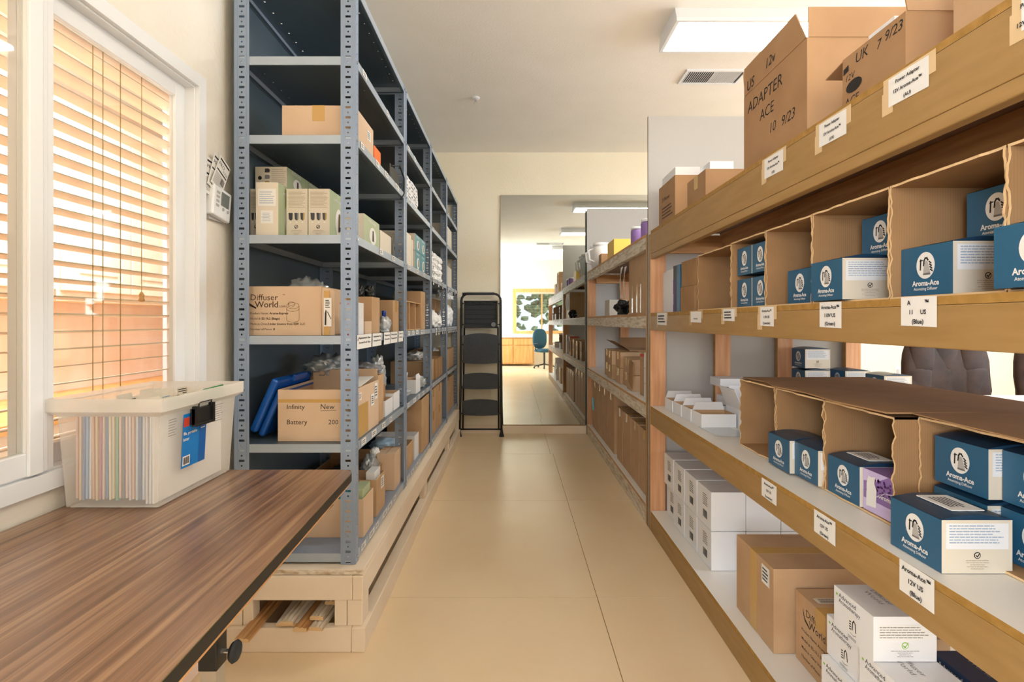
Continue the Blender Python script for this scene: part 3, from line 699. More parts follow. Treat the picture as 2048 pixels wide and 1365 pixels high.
xa = A[1]+.002
UT = ((0, 1, 0), (.0511, 0, 1)); xs = x1+.0037+.0018; b = MB(); b.rect((xs, 1.300, .838), *UT, 0, .1, 0, .137, 'blue_label')
o = (xs+.0003, 1.300, .838)
b.rect(o, *UT, .07, .1, 0, .137, 'blue_label_dark'); o = (xs+.0006, 1.300, .838); b.rect(o, *UT, .002, .025, .105, .128, 'red'); b.rect(o, *UT, .004, .034, .006, .03, 'white_paper')
for i in range(10): b.rect((xs+.0009, 1.300, .838), *UT, .007+i*.0025, .008+i*.0025+(i % 3)*.0005, .009, .027, 'ink')
b.text('file, portable', (xs+.0009+.0043, 1.303, .922), *UT, .011, 'white_paper', .02); b.text('letter', (xs+.0009+.0035, 1.303, .907), *UT, .011, 'white_paper', .02)
b.text('letter', (xs+.0009+.0057, 1.375, .95), *UT, .008, 'white_paper', .02); b.lines((xs+.0009+.0044, 1.375, .925), *UT, .02, .018, 3, 'white_paper', 2)
b.ob('product_sticker', bx)
b = MB(); b.box(xa, xa+.012, 1.325, 1.405, .945, .985, 'black'); b.box(xa+.004, xa+.018, 1.325, 1.333, .94, .992, 'black'); b.box(xa+.004, xa+.018, 1.397, 1.405, .94, .992, 'black')
b.box(xa+.010, xa+.018, 1.333, 1.397, .94, .947, 'black'); b.tube([(xa+.012, 1.34, .985), (xa+.014, 1.34, 1.0), (xa+.014, 1.395, 1.0), (xa+.012, 1.395, .985)], .002, 'black')
b.ob('latch', bx, bevel=0.001)
b = MB(); b.lines((x1+.0102, 1.245, .93), *UT, .03, .045, 7, 'ink_grey', 5, ink=.3); b.ob('moulded_print', bx); b = MB(); b.lines((x1+.0102, 1.43, .93), *UT, .05, .05, 8, 'ink_grey', 6, ink=.3); b.ob('moulded_print', bx)
cols = ['#E3B79E', '#E5C09B', '#4A80C4', '#7FB0E4', '#DCE3EA', '#E2B293', '#E8CB9D', '#C0708F', '#E3C6C0', '#3E82BC', '#EFE0C9', '#E7D8B4', '#6FB9A4', '#E8C9B8', '#5E6E8C', '#E6CBC4', '#DDD0DD', '#E3B79C', '#C7D6E6', '#3A6CA6', '#CBD5E4', '#DCD3D8', '#D9E2EC', '#E8E4DE']
names = ['buff', 'tan', 'blue', 'light blue', 'pale grey', 'buff', 'manila', 'pink', 'rosy', 'mid blue', 'cream', 'yellowish', 'aqua', 'peach', 'slate grey', 'pinkish', 'lavender', 'peach', 'ice blue', 'deep blue', 'grey blue', 'lilac grey', 'whitish blue', 'off white']
r = random.Random(11)
for i, (cl, nm) in enumerate(zip(cols, names)):
    base('folder_%d' % i, cl, 0.7); x = x0+.014+i*(x1-x0-.026)/24; b = MB(); ht = r.uniform(.222, .236); sk = r.uniform(-.002, .002)
    z0 = TZ+.018+r.uniform(0, .006)
    if i > 20: z0 = TZ+.01
    b.add([(x, y0+.008, z0), (x+.0045, y0+.008, z0), (x+.0045, y1-.012, z0), (x, y1-.012, z0), (x+sk, y0+.008, TZ+ht), (x+sk+.0045, y0+.008, TZ+ht), (x+sk+.0045, y1-.012, TZ+ht), (x+sk, y1-.012, TZ+ht)],
          [(3, 2, 1, 0), (4, 5, 6, 7), (0, 1, 5, 4), (2, 3, 7, 6), (3, 0, 4, 7), (1, 2, 6, 5)], 'folder_%d' % i)
    yt = y0+.02+(i*37 % 5)*.052; a = r.uniform(.0, .012); tm = 'cream_card'
    b.poly([(x+sk+.002, yt, TZ+ht-.003), (x+sk+.002, yt+.062, TZ+ht-.003), (x+sk+.002-a, yt+.058, TZ+ht+.022), (x+sk+.002-a, yt+.004, TZ+ht+.022)], tm)
    b.lines((x+sk+.0028-a*.4, yt+.008, TZ+ht+.002), (0, 1, 0), (-a/.025, 0, 1), .045, .017, 3, 'ink', i)
    tag(b.ob('file_folder', loc=(x, 1.38, TZ+.12)), nm+' paper file folder standing in the frosted file box, '+('left half' if i < 12 else 'right half'), 'folder', 'paper folders in the file box')
b = MB(); x = x1-.004
b.poly([(x, y0+.035, zt-.01), (x, y1-.02, zt-.01), (x+.004, y1-.03, zt+.028), (x+.004, y0+.18, zt+.026), (x+.003, y0+.165, zt+.015), (x+.003, y0+.08, zt+.012), (x+.003, y0+.07, zt+.024), (x+.003, y0+.04, zt+.022)], 'green')
tag(b.ob('hanging_folder', loc=(x, 1.38, TZ+.2), solid=.0015), 'green hanging folder nearest the latch side of the file box', 'folder')

# ------------------------------------------------------------------ thermostat with leaflets
def onwall(b, name, parent, ang, c, depth=0): pass
t = thing('thermostat', 'white thermostat hanging crooked on the wall beside the window', 'thermostat', (XW, 1.93, 1.65))
def rot(b, c, a):
    ca, sa = math.cos(a), math.sin(a); b.v = [(x, c[1]+(y-c[1])*ca-(z-c[2])*sa, c[2]+(y-c[1])*sa+(z-c[2])*ca) for x, y, z in b.v]; return b
c = (XW, 1.90, 1.64); a = math.radians(-8); w_, h_ = .058, .056
rot(MB().box(XW, XW+.03, c[1]-w_, c[1]+w_, c[2]-h_, c[2]+h_, 'white_trim'), c, a).ob('case', t, bevel=.006)
rot(MB().box(XW+.03, XW+.0325, c[1]-.012, c[1]+.038, c[2]-.008, c[2]+.042, 'lcd'), c, a).ob('display', t, bevel=.001)
b = MB()
for k in range(4): b.box(XW+.03, XW+.032, c[1]-.042, c[1]-.024, c[2]+.036-k*.016, c[2]+.028-k*.016, 'white_sheet')
for k in range(2): b.cyl((XW+.03, c[1]+.004+k*.03, c[2]-.02), (XW+.033, c[1]+.004+k*.03, c[2]-.02), .006, 'white_sheet')
rot(b, c, a).ob('buttons', t)
MB().box(XW+.0, XW+.012, c[1]-.055, c[1]+.055, c[2]-.064, c[2]-.05, 'white_sheet').ob('base_plate', t)
for k, (dy, dz, an, lab) in enumerate(((-.035, .085, -.10, 'grey and white instruction leaflet at the back above the thermostat'), (.0, .105, -.35, 'white leaflet tucked in the middle behind the thermostat'), (.03, .105, -.5, 'printed instruction leaflet in front, leaning over the thermostat'))):
    cc = (XW, 1.88+dy*.6, 1.64+dz); X = XW+.012+k*.006; b = MB()
    b.box(X, X+.0015, cc[1]-.037, cc[1]+.037, cc[2]-.065, cc[2]+.065, 'white_paper')
    o = (X+.0018, cc[1]-.037, cc[2]-.065)
    b.rect(o, *UL, .005, .07, .115, .122, 'ink'); b.lines((o[0], o[1]+.006, o[2]+.01), *UL, .06, .05, 9, 'ink_grey', k); b.rect(o, *UL, .005, .07, .068, .074, 'ink')
    b.text('PRO', (o[0], o[1]+.006, o[2]+.092), *UL, .02, 'ink'); b.text('T725', (o[0], o[1]+.04, o[2]+.08), *UL, .014, 'ink'); b.rect(o, *UL, .045, .068, .03, .055, 'ink_grey')
    rot(b, cc, an); tag(b.ob('instruction_leaflet', loc=cc), lab, 'leaflet', 'leaflets stuck behind the thermostat')

# ------------------------------------------------------------------ step ladder
def ladder():
    Yf = 5.44; t = thing('step_ladder', 'folded black step ladder leaning on the end wall beside the mirror', 'ladder', (-.33, 5.48, 0))
    xl, xr = PX(921, Yf), PX(1001, Yf); ztop = PZ(588, Yf+.1); lean = .11
    def pt(x, z): return (x, Yf+lean*z/ztop, z)
    R = .07; path = [pt(xl-.012, .02), pt(xl-.005, .3), pt(xl, 1.0), pt(xl, ztop-R)]
    path += [pt(xl+R-R*math.cos(math.radians(q)), ztop-R+R*math.sin(math.radians(q))) for q in (20, 45, 70, 90)]
    path += [pt(xr-R+R*math.sin(math.radians(q)), ztop-R+R*math.cos(math.radians(q))) for q in (0, 20, 45, 70)]
    path += [pt(xr, ztop-R), pt(xr, 1.0), pt(xr+.005, .3), pt(xr+.012, .02)]
    MB().tube(path, .0125, 'black', 10).ob('front_frame', t)
    MB().tube([(xl+.02, Yf+.05, .06), (xl+.03, Yf+lean*.8+.03, 1.15), (xr-.03, Yf+lean*.8+.03, 1.15), (xr-.02, Yf+.05, .06)], .009, 'black', 8).ob('rear_frame', t)
    MB().tube([pt(xl, .075), pt(xr, .075)], .009, 'black', 8).ob('crossbar', t)
    for x in (xl-.012, xr+.012):
        MB().lathe((x, Yf, 0), [(.027, 0), (.024, .012), (.015, .05), (.014, .07)], 'black_rubber', 16).ob('rubber_foot', t)
    MB().tube([pt(xl+.01, ztop-.002-.0), pt(xl+R, ztop+.001), pt(xr-R, ztop+.001)], .0145, 'black_rubber', 8).ob('grip', t)
    # tray
    z0, z1 = PZ(657, Yf+.06), PZ(602, Yf+.08); b = MB(); yy = Yf+.055
    b.box(xl+.03, xr-.03, yy, yy+.012, z0, z1, 'black_rubber'); frame_pts = [(xl+.03, xr-.03, z0, z0+.012), (xl+.03, xr-.03, z1-.012, z1), (xl+.03, xl+.042, z0, z1), (xr-.042, xr-.03, z0, z1)]
    for f in frame_pts: b.box(f[0], f[1], yy-.02, yy, f[2], f[3], 'black')
    for i in range(4): b.box(xl+.06+i*.075, xl+.11+i*.075, yy-.018, yy, z1-.03, z1-.018, 'black')
    for i in range(1, 6): b.box(xl+.03, xr-.03, yy-.004, yy, z0+i*(z1-z0)/6, z0+i*(z1-z0)/6+.003, 'black')
    b.cyl((xr-.075, yy-.02, z0+.04), (xr-.075, yy-.006, z0+.04), .024, 'grey_mid', 20); b.ob('tool_tray', t, bevel=.002)
    for z in (z0+.04, z1-.03, PZ(690, Yf)):
        for x, s in ((xl, 1), (xr, -1)): MB().cyl((x, Yf+lean*z/ztop, z), (x+s*.035, yy, z), .006, 'black', 8).ob('bracket', t)
    def pad(ya, yb, arch, nm):
        b = MB(); z0, z1 = PZ(yb, Yf+.03), PZ(ya, Yf+.05); n = 12; y = Yf+lean*z0/ztop-.012
        top = [(xl+.026+(xr-xl-.052)*i/n, z1-arch*(2*i/n-1)**2) for i in range(n+1)]; pts = [(xl+.026, z0), ]+[(x, z) for x, z in top]+[(xr-.026, z0)]
        pts = [(xl+.03, z0)]+[(xl+.03+(xr-xl-.06)*i/n, z0-arch*.35*(1-(2*i/n-1)**2)) for i in range(1, n)]+[(xr-.03, z0)]+top[::-1]
        f = [(x, y, z) for x, z in pts]; k = [(x, y+.022, z) for x, z in pts]; b.poly(f, 'tread'); b.poly(k[::-1], 'black')
        for i in range(len(f)): j = (i+1) % len(f); b.poly([f[i], k[i], k[j], f[j]], 'black')
        p = b.ob(nm, t, bevel=.003)
        q = MB()
        for x, s in ((xl, -1), (xr, 1)): q.box(min(x, x-s*.03), max(x, x-s*.03), y+.004, y+.016, z0+.01, z0+.022, 'black')
        q.ob('side_bracket', p)
    pad(667, 727, .025, 'platform_step'); pad(746, 778, .018, 'step'); pad(798, 830, .018, 'step')
ladder()

# ------------------------------------------------------------------ leather chairs, white table, socket on the far side
def cushion(b, c, sx, sy, sz, m, p=3.0, n=20, k=14, bulge=None):
    """rounded pillow: superellipsoid"""
    vs = []
    def e(v, q): return math.copysign(abs(v)**q, v)
    q = 2/p
    for i in range(k+1):
        ph = -math.pi/2+math.pi*i/k
        for j in range(n):
            th = 2*math.pi*j/n
            x = e(math.cos(ph), q)*e(math.cos(th), q)*sx; y = e(math.cos(ph), q)*e(math.sin(th), q)*sy; z = e(math.sin(ph), q)*sz
            if bulge: y, x = bulge(x, y, z)
            vs.append((c[0]+x, c[1]+y, c[2]+z))
    fs = [(i*n+j, i*n+(j+1) % n, (i+1)*n+(j+1) % n, (i+1)*n+j) for i in range(k) for j in range(n)]
    b.add(vs, fs, m, True); return b
def office_chair(label, loc, rz, mat='leather'):
    t = thing('office_chair', label, 'chair', (0, 0, 0), 'brown leather office chairs beyond the white table')
    # faces -y; backrest made of padded panels with seams
    def bend(x, y, z): return (y-0.45*x*x*(1.2 if z < 0 else .7)-.02*math.cos(z*5), x*(1.05-.12*(z > .15)*(z-.15)/.2))
    b = MB(); cushion(b, (0, .28, .82), .29, .05, .38, mat, 2.8, 32, 20, bend); b.ob('back_shell', t)
    for (cx, cz, sx, sz) in ((-.175, 1.0, .085, .14), (0, 1.0, .105, .14), (.175, 1.0, .085, .14), (-.195, .765, .095, .118), (0, .765, .118, .118), (.195, .765, .095, .118), (0, .575, .25, .085)):
        b = MB(); cushion(b, (cx, .243-.30*cx*cx, cz), sx, .022, sz, mat, 7, 36, 20, lambda x, y, z: (y-.012*math.cos(x*18), x)); b.ob('back_pad', t)
    b = MB(); cushion(b, (0, -.02, .47), .27, .27, .07, mat, 3.2, 28, 12); b.ob('seat', t)
    for s in (-1, 1):
        b = MB(); cushion(b, (s*.31, .0, .68), .035, .17, .022, mat, 3, 14, 8); b.ob('armrest', t)
        MB().tube([(s*.27, -.1, .45), (s*.32, -.12, .55), (s*.315, -.06, .665)], .015, 'black').tube([(s*.27, .1, .45), (s*.32, .13, .56), (s*.315, .06, .665)], .015, 'black').ob('arm_bracket', t)
    MB().cyl((0, 0, .12), (0, 0, .42), .028, 'black').ob('column', t)
    for k in range(5):
        a = 2*math.pi*k/5; MB().tube([(0, 0, .14), (.3*math.cos(a), .3*math.sin(a), .08)], .02, 'black').ob('base_arm', t)
        MB().cyl((.3*math.cos(a)-.012, .3*math.sin(a), .028), (.3*math.cos(a)+.012, .3*math.sin(a), .028), .028, 'black', 14).ob('castor', t)
    t.location = loc; t.rotation_euler = (0, 0, rz); return t
ch = office_chair('brown leather office chair with its whole backrest in view', (3.08, 3.42, 0), 0.10); ch.scale = (1.1, 1.0, 1.0)
copytree(ch, (3.86, 3.40, 0), -0.1, 'brown leather office chair cut off by the right edge of the photo')
t = thing('office_table', 'white table in front of the leather chairs', 'table', (3.2, 2.9, 0))
MB().box(2.25, 4.6, 2.35, 3.30, .71, .74, 'white_lam').ob('tabletop', t, bevel=.004)
for x in (2.35, 4.5):
    for y in (2.45, 3.0): MB().box(x-.025, x+.025, y-.025, y+.025, 0, .71, 'steel_leg').ob('leg', t)
sw = thing('wall_socket', 'white socket plate on the cream wall behind the leather chair', 'socket', (4.18, YW, .66))
MB().box(4.145, 4.215, YW-.006, YW, .60, .72, 'white_trim').ob('plate', sw, bevel=.002); MB().box(4.165, 4.195, YW-.009, YW-.006, .63, .69, 'white_sheet').ob('insert', sw)

# what the mirror shows at the back of the room
t = thing('base_cabinet', 'pine cabinet with pale worktop under the far window, seen in the mirror', 'cabinet', (-.3, YB+.3, 0))
MB().box(XW+.01, .62, YB+.01, YB+.55, .05, .80, 'oak').ob('body', t)
MB().box(XW+.01, .68, YB+.01, YB+.60, .80, .845, 'white_lam').ob('worktop', t, bevel=.003)
for k in range(3): MB().box(XW+.03+k*.56, XW+.55+k*.56, YB+.55, YB+.57, .08, .56, 'oak').ob('door', t, bevel=.004); MB().box(XW+.03+k*.56, XW+.55+k*.56, YB+.55, YB+.57, .59, .77, 'oak').ob('drawer', t, bevel=.004)
t = thing('office_chair', 'dark teal fabric office chair by the far window, seen in the mirror', 'chair', (0, 0, 0))
b = MB(); cushion(b, (0, .22, .78), .23, .05, .27, 'teal_fabric', 2.6); b.ob('backrest', t); b = MB(); cushion(b, (0, 0, .47), .25, .24, .05, 'teal_fabric', 3); b.ob('seat', t)
MB().tube([(0, .1, .44), (0, .27, .5), (0, .28, .7)], .02, 'black').ob('back_bracket', t); MB().cyl((0, 0, .1), (0, 0, .44), .025, 'black').ob('column', t)
for s in (-1, 1): MB().tube([(s*.22, 0, .45), (s*.28, 0, .5), (s*.28, .02, .66), (s*.28, -.14, .67), (s*.28, -.1, .6)], .014, 'black').ob('armrest', t)
for k in range(5):
    a = 2*math.pi*k/5+.3; MB().tube([(0, 0, .11), (.28*math.cos(a), .28*math.sin(a), .06)], .018, 'black').ob('base_arm', t); MB().cyl((.28*math.cos(a)-.01, .28*math.sin(a), .025), (.28*math.cos(a)+.01, .28*math.sin(a), .025), .025, 'black', 12).ob('castor', t)
t.location = (.86, -2.6, 0); t.rotation_euler = (0, 0, 2.6)
# ground and shrubs outside the back window
struct(MB().box(-12, 14, -20, YB-.4, -.25, -.2, 'ground'), 'ground_outside')
r = random.Random(5)
def blob(b, c, rx, ry, rz, amp, fr, seed, m, sub=3, smooth=True, flat=None):
    bm = bmesh.new(); bmesh.ops.create_icosphere(bm, subdivisions=sub, radius=1); s = V((seed*3.1, seed*1.7, seed))
    vs = []
    for v in bm.verts:
        k = 1+amp*noise.noise(v.co*fr+s)+amp*.5*noise.noise(v.co*fr*2.3+s); p = v.co*k; z = p.z*rz
        if flat is not None: z = max(z, -flat*rz)
        vs.append((c[0]+p.x*rx, c[1]+p.y*ry, c[2]+z))
    fs = [tuple(v.index for v in f.verts) for f in bm.faces]; bm.free(); b.add(vs, fs, m, smooth); return b
for k in range(5):
    x, y, h = -2.4+k*1.9, -6.5-(k % 2)*2.2, 1.9+(k*7 % 3)*.35; t = thing('garden_shrub', ['sage green shrub', 'tall olive shrub', 'rounded grey green shrub', 'pale green shrub', 'dark green shrub'][k]+' outside the window reflected in the mirror', 'shrub', (x, y, -.2), 'shrubs outside the back window')
    MB().cyl((x, y, -.2), (x, y, h*.5), .05, 'bark').ob('trunk', t)
    b = MB()
    for j in range(90):
        q = V((r.gauss(0, .42), r.gauss(0, .3), r.gauss(0, .4))); blob(b, (x+q.x, y+q.y, h*.75+q.z), .13, .12, .11, .9, 2.5, j, 'leaf', 1, False)
    b.ob('foliage', t)

# ------------------------------------------------------------------ cartons and boxes
def carton(name, label, x0, x1, y0, y1, z0, z1, mat='card', group=None, tape='y', art=None, cat='box', stickers=(), seam=True, rz=0.0):
    """closed carton; tape runs over the top seam along the given axis and down the ends"""
    cx, cy = (x0+x1)/2, (y0+y1)/2; t = thing(name, label, cat, (cx, cy, z0), group)
    z0 += .0008
    b = MB().box(x0, x1, y0, y1, z0, z1, mat); e = .0006
    if seam:
        if tape in ('y', None): b.box(cx-.001, cx+.001, y0+.002, y1-.002, z1-.0002, z1+.0003, 'ink_brown')
        else: b.box(x0+.002, x1-.002, cy-.001, cy+.001, z1-.0002, z1+.0003, 'ink_brown')
    if art: art(b)
    b.ob('body', t, bevel=.0015)
    if tape:
        w_ = .024; b = MB()
        if tape == 'y':
            b.box(cx-w_, cx+w_, y0-e, y1+e, z1, z1+e, 'tape'); b.box(cx-w_, cx+w_, y0-e, y0, z1-.06, z1, 'tape'); b.box(cx-w_, cx+w_, y1, y1+e, z1-.06, z1, 'tape')
        else:
            b.box(x0-e, x1+e, cy-w_, cy+w_, z1, z1+e, 'tape'); b.box(x0-e, x0, cy-w_, cy+w_, z1-.06, z1, 'tape'); b.box(x1, x1+e, cy-w_, cy+w_, z1-.06, z1, 'tape')
        b.ob('packing_tape', t)
    for s in stickers:
        b = MB(); face, a0, a1, b0, b1 = s[:5]; mt = s[5] if len(s) > 5 else 'white_paper'
        o, uv = {'x-': ((x0-e*1.5, y1, z0), UA), 'x+': ((x1+e*1.5, y0, z0), UL), 'y-': ((x0, y0-e*1.5, z0), UF), 'z+': ((x0, y0, z1+e*1.5), ((1, 0, 0), (0, 1, 0)))}[face]
        b.rect(o, *uv, a0, a1, b0, b1, mt); n = V(uv[0]).cross(V(uv[1])) * .0004; o2 = V(o)+n+V(uv[0])*(a0+(a1-a0)*.12)+V(uv[1])*(b0+(b1-b0)*.12)
        if (a1-a0) > .012: b.lines(o2, *uv, (a1-a0)*.76, (b1-b0)*.76, 4, 'ink', int(abs(a0)*1000)+3)
        b.ob('paper_label', t)
    if rz: t.rotation_euler = (0, 0, rz)
    return t
def tray(name, label, x0, x1, y0, y1, z0, z1, mat='card', flaps=None, group=None, art=None, th=.004, cat='box', inner=None, stickers=None):
    """open-topped carton with optional flaps {side: (length, degrees from upright, positive outwards)}"""
    t = thing(name, label, cat, ((x0+x1)/2, (y0+y1)/2, z0), group); inner = inner or mat; z0 += .0008
    b = MB(); b.box(x0, x1, y0, y1, z0, z0+th, mat, {'z+': inner})
    b.box(x0, x0+th, y0, y1, z0+th, z1, mat, {'x+': inner, 'z+': 'card_edge' if mat.startswith('card') else mat}); b.box(x1-th, x1, y0, y1, z0+th, z1, mat, {'x-': inner, 'z+': 'card_edge' if mat.startswith('card') else mat})
    b.box(x0+th, x1-th, y0, y0+th, z0+th, z1, mat, {'y+': inner}); b.box(x0+th, x1-th, y1-th, y1, z0+th, z1, mat, {'y-': inner})
    if art: art(b)
    b.ob('body', t)
    for s, fl in (flaps or {}).items():
        ln, ang = fl[:2]; a = math.radians(ang); ca, sa = math.cos(a)*ln, math.sin(a)*ln; b = MB(); i = .004
        if s in 'lr':
            x = x0 if s == 'l' else x1; sg = -1 if s == 'l' else 1; nx = .003
            P = [(x, y0+i, z1), (x+sg*sa, y0+i+(fl[2] if len(fl) > 2 else 0), z1+ca), (x+sg*sa, y1-i-(fl[3] if len(fl) > 3 else 0), z1+ca), (x, y1-i, z1)]
        else:
            y = y0 if s == 'f' else y1; sg = -1 if s == 'f' else 1
            P = [(x0+i, y, z1), (x0+i+(fl[2] if len(fl) > 2 else 0), y+sg*sa, z1+ca), (x1-i-(fl[3] if len(fl) > 3 else 0), y+sg*sa, z1+ca), (x1-i, y, z1)]
        b.poly(P, mat); b.ob('flap', t, solid=.003)
    for s in (stickers or ()):
        b = MB(); b.rect(s[0], *s[1], 0, s[2], 0, s[3], 'white_paper'); n = V(s[1][0]).cross(V(s[1][1]))*.0005
        b.lines(V(s[0])+n+V(s[1][0])*s[2]*.15+V(s[1][1])*s[3]*.15, *s[1], s[2]*.7, s[3]*.7, 4, 'ink', 4); b.ob('paper_label', t)
    return t
def cubby(label, x0, x1, y0, y1, z0, z1, side=-1, group=None, name='cardboard_cubby', mat='card_corr', rag=.0035, seed=1, shelf_at=None, th=.005):
    """carton lying on its side, open to the aisle (side -1: opening looks left, +1: right), with torn edges"""
    t = thing(name, label, 'box', ((x0+x1)/2, (y0+y1)/2, z0), group); z0 += .0008; r = random.Random(seed)
    xo, xi = (x0, x1) if side < 0 else (x1, x0); sg = -side
    def slab(a, c, n, k, nm):
        # slab between edge points a..c (at the opening), thickness vector k, running from the opening to the back
        b = MB(); A = V(a); C_ = V(c); K = V(k); top = []; 
        for i in range(n+1):
            p = A.lerp(C_, i/n); d = (noise.noise(V((i*.35, seed*3.3, nm.__len__())))*rag*1.6+r.uniform(-rag, rag)*.35) if 0 < i < n else 0
            top.append((xo+sg*d*1.0-(-sg)*0, p.y, p.z))
        for i in range(n):
            p, q = V(top[i]), V(top[i+1]); pb, qb = V((xi, p.y, p.z)), V((xi, q.y, q.z))
            b.poly([p, q, qb, pb], mat); b.poly([p+K, pb+K, qb+K, q+K], mat); b.poly([p, p+K, q+K, q], 'card_edge')
        b.poly([V(top[0]), V((xi, *A[1:])), V((xi, *A[1:]))+K, V(top[0])+K], mat); b.poly([V(top[-1]), V(top[-1])+K, V((xi, *C_[1:]))+K, V((xi, *C_[1:]))], mat)
        b.ob(nm, t)
    slab((xo, y0, z0), (xo, y0, z1), 28, (0, th, 0), 'side_panel'); slab((xo, y1-th, z0), (xo, y1-th, z1), 28, (0, th, 0), 'side_panel')
    slab((xo, y0, z1-th), (xo, y1, z1-th), 16, (0, 0, th), 'top_panel'); slab((xo, y0, z0), (xo, y1, z0), 10, (0, 0, th), 'bottom_panel')
    MB().box(min(xi, xi-sg*th), max(xi, xi-sg*th), y0+th, y1-th, z0+th, z1-th, mat).ob('back_panel', t)
    if shelf_at: MB().box(min(xo+sg*.02, xi), max(xo+sg*.02, xi), y0+th, y1-th, shelf_at, shelf_at+th, mat).ob('divider', t)
    return t

# the blue boxed product ------------------------------------------------
def logo(b, o, u, v, s, cx, cz, k=1.0):
    """white oval with the bottle and its parts; s = scale in metres"""
    o = V(o); n = V(u).cross(V(v)); 
    b.disc(o+n*.0004, u, v, cx, cz, .024*s, .028*s, 'white_paper', 28); q = o+n*.0008
    def f(pts, m, w=None):
        p = [(cx+a*s, cz+c*s) for a, c in pts]
        b.flat(q, u, v, p, m) if w is None else b.stroke(q, u, v, p, w*s, m)
    f([(-.006, -.020), (.014, -.020), (.010, -.004), (.006, .008), (.001, .010), (-.003, .002)], 'white_sheet'); f([(-.006, -.020), (.014, -.020), (.0125, -.016), (-.005, -.016)], 'ink_grey')
    f([(-.004, .000), (-.003, .010), (.000, .015), (.004, .015), (.007, .011)], 'ink', .0035)
    f([(-.013, -.008), (-.012, .012)], 'ink', .0035); f([(-.014, .010), (-.007, .011)], 'ink', .0022)
    for i in range(4): f([(.0105+.001*i, .007-.0055*i), (.0145+.0012*i, .004-.0055*i)], 'ink', .003)
W, D, HB = .135, .137, .104
def blue_box_mesh(front='blue_box', top='blue_dark', side='cream_card', lower=None):
    b = MB(); x0, x1, y0, y1 = -D/2, D/2, -W/2, W/2
    b.box(x0, x1, y0, y1, .0008, HB, front, {'y-': side, 'y+': side, 'z+': top})
    return b
def put_text_blue(b):
    o = (-D/2, W/2, 0); logo(b, o, *UA, 1.0, W*.5, .063)
    q = V(o)+V((-.0008, 0, 0)); b.text('Aroma-Ace', V(q)+V((0, -W/2, .021)), *UA, .0155, 'white_paper', .03, 'C', W*.52); b.text('Atomizing Diffuser', V(q)+V((0, -W/2, .0115)), *UA, .0085, 'white_paper', .01, 'C', W*.46)
    o = (-D/2, -W/2-.0006, 0); b.rect(o, *UF, .008, D-.008, .048, HB-.006, 'white_card'); b.lines((o[0]+.014, o[1]-.0004, .058), *UF, D-.028, .038, 7, 'ink_blue', 4, ink=.35)
    o2 = (-D/2, -W/2-.0008, 0); b.disc(o2, *UF, D/2, .036, .0065, .0065, 'ink', 20); b.disc((o2[0], o2[1]-.0003, 0), *UF, D/2, .036, .005, .005, 'cream_card', 20)
    b.stroke((o2[0], o2[1]-.0006, 0), *UF, [(D/2-.003, .036), (D/2-.0005, .0335), (D/2+.004, .040)], .002, 'ink'); b.lines((o2[0]+D*.25, o2[1], .008), *UF, D*.5, .02, 5, 'ink_tan', 9, True, ink=.3)
def proto_blue():
    t = thing('product_box', 'blue', 'box', (0, 0, 0)); b = blue_box_mesh(); put_text_blue(b); b.ob('carton_body', t)
    x0, x1, y0, y1 = -D/2, D/2, -W/2, W/2; b = MB(); n = 8; pts = []
    for i in range(n+1):
        s = i/n; pts.append((x0+(x1-x0)*s, HB+.001+.009*math.sin(math.pi*s)))
    for i in range(n):
        (xa, za), (xb2, zb) = pts[i], pts[i+1]; b.poly([(xa, y0+.001, za), (xb2, y0+.001, zb), (xb2, y1-.001, zb), (xa, y1-.001, za)], 'blue_dark')
        b.poly([(xa, y0+.001, HB), (xb2, y0+.001, HB), (xb2, y0+.001, zb), (xa, y0+.001, za)], 'blue_dark')
    b.text('DiffuserWorld', (0, .0, HB+.0112), (0, -1, 0), (1, 0, 0), .018, 'ink_grey', .01, 'C', W*.6)
    b.ob('lid', t); return t
PBLUE = proto_blue()
used = [False]
def blue(x, y, z, lab, rz=0.0, group='boxed diffusers on the right shelving', sticker=False):
    """x = aisle face, y = nearer end, z = bottom"""
    t = PBLUE if not used[0] else copytree(PBLUE); used[0] = True
    t.location = (x+D/2, y+W/2, z); t.rotation_euler = (0, 0, rz); t['label'] = lab; t['group'] = group; t['_o'] = (0, 0, 0)
    if sticker: 
        b = MB(); b.box(-.03, .035, -.045, .045, HB+.0095, HB+.0115, 'white_paper'); b.lines((-.02, .03, HB+.012), (0, -1, 0), (1, 0, 0), .06, .04, 5, 'ink', 3); b.ob('paper_label', t)
    return t
# middle shelf
zb = 1.2575
cub = 'torn cardboard cubbies on the middle shelf'
ydiv = [2.36, 2.0, 1.728, 1.46, 1.16, .885, .60]
labs = ['narrow empty cardboard cubby beside the brown stacked cartons', 'cardboard cubby holding four small blue boxes', 'cardboard cubby holding one blue box behind the lavender label', 'cardboard cubby with blue boxes above the green label', 'wide cardboard cubby above the blue label on the middle beam', 'cardboard cubby cut off by the right edge, middle shelf']
for i in range(6): cubby(labs[i], .845, 1.19, ydiv[i+1]+.001, ydiv[i]-.001, zb, 1.512 if i != 0 else 1.508, group=cub, seed=i+3)
blue(.87, 1.505-.005, zb+.006, 'blue diffuser box standing behind the divider at the lavender label'); 
blue(.822, 1.29, zb+.0+.0065, 'blue diffuser box with cream end above the green label', group=None)
blue(.935, 1.25, zb+HB+.014, 'blue diffuser box stacked at the back, upper right of the green label')
blue(.865, 1.017, zb+.0065, 'blue diffuser box with cream end above the middle blue label')
blue(.965, .965, zb+HB+.014, 'blue diffuser box stacked behind, beside the right edge of the middle shelf')
blue(.815, .742, zb+.0065, 'closest blue diffuser box on the middle shelf, cut by the right edge')
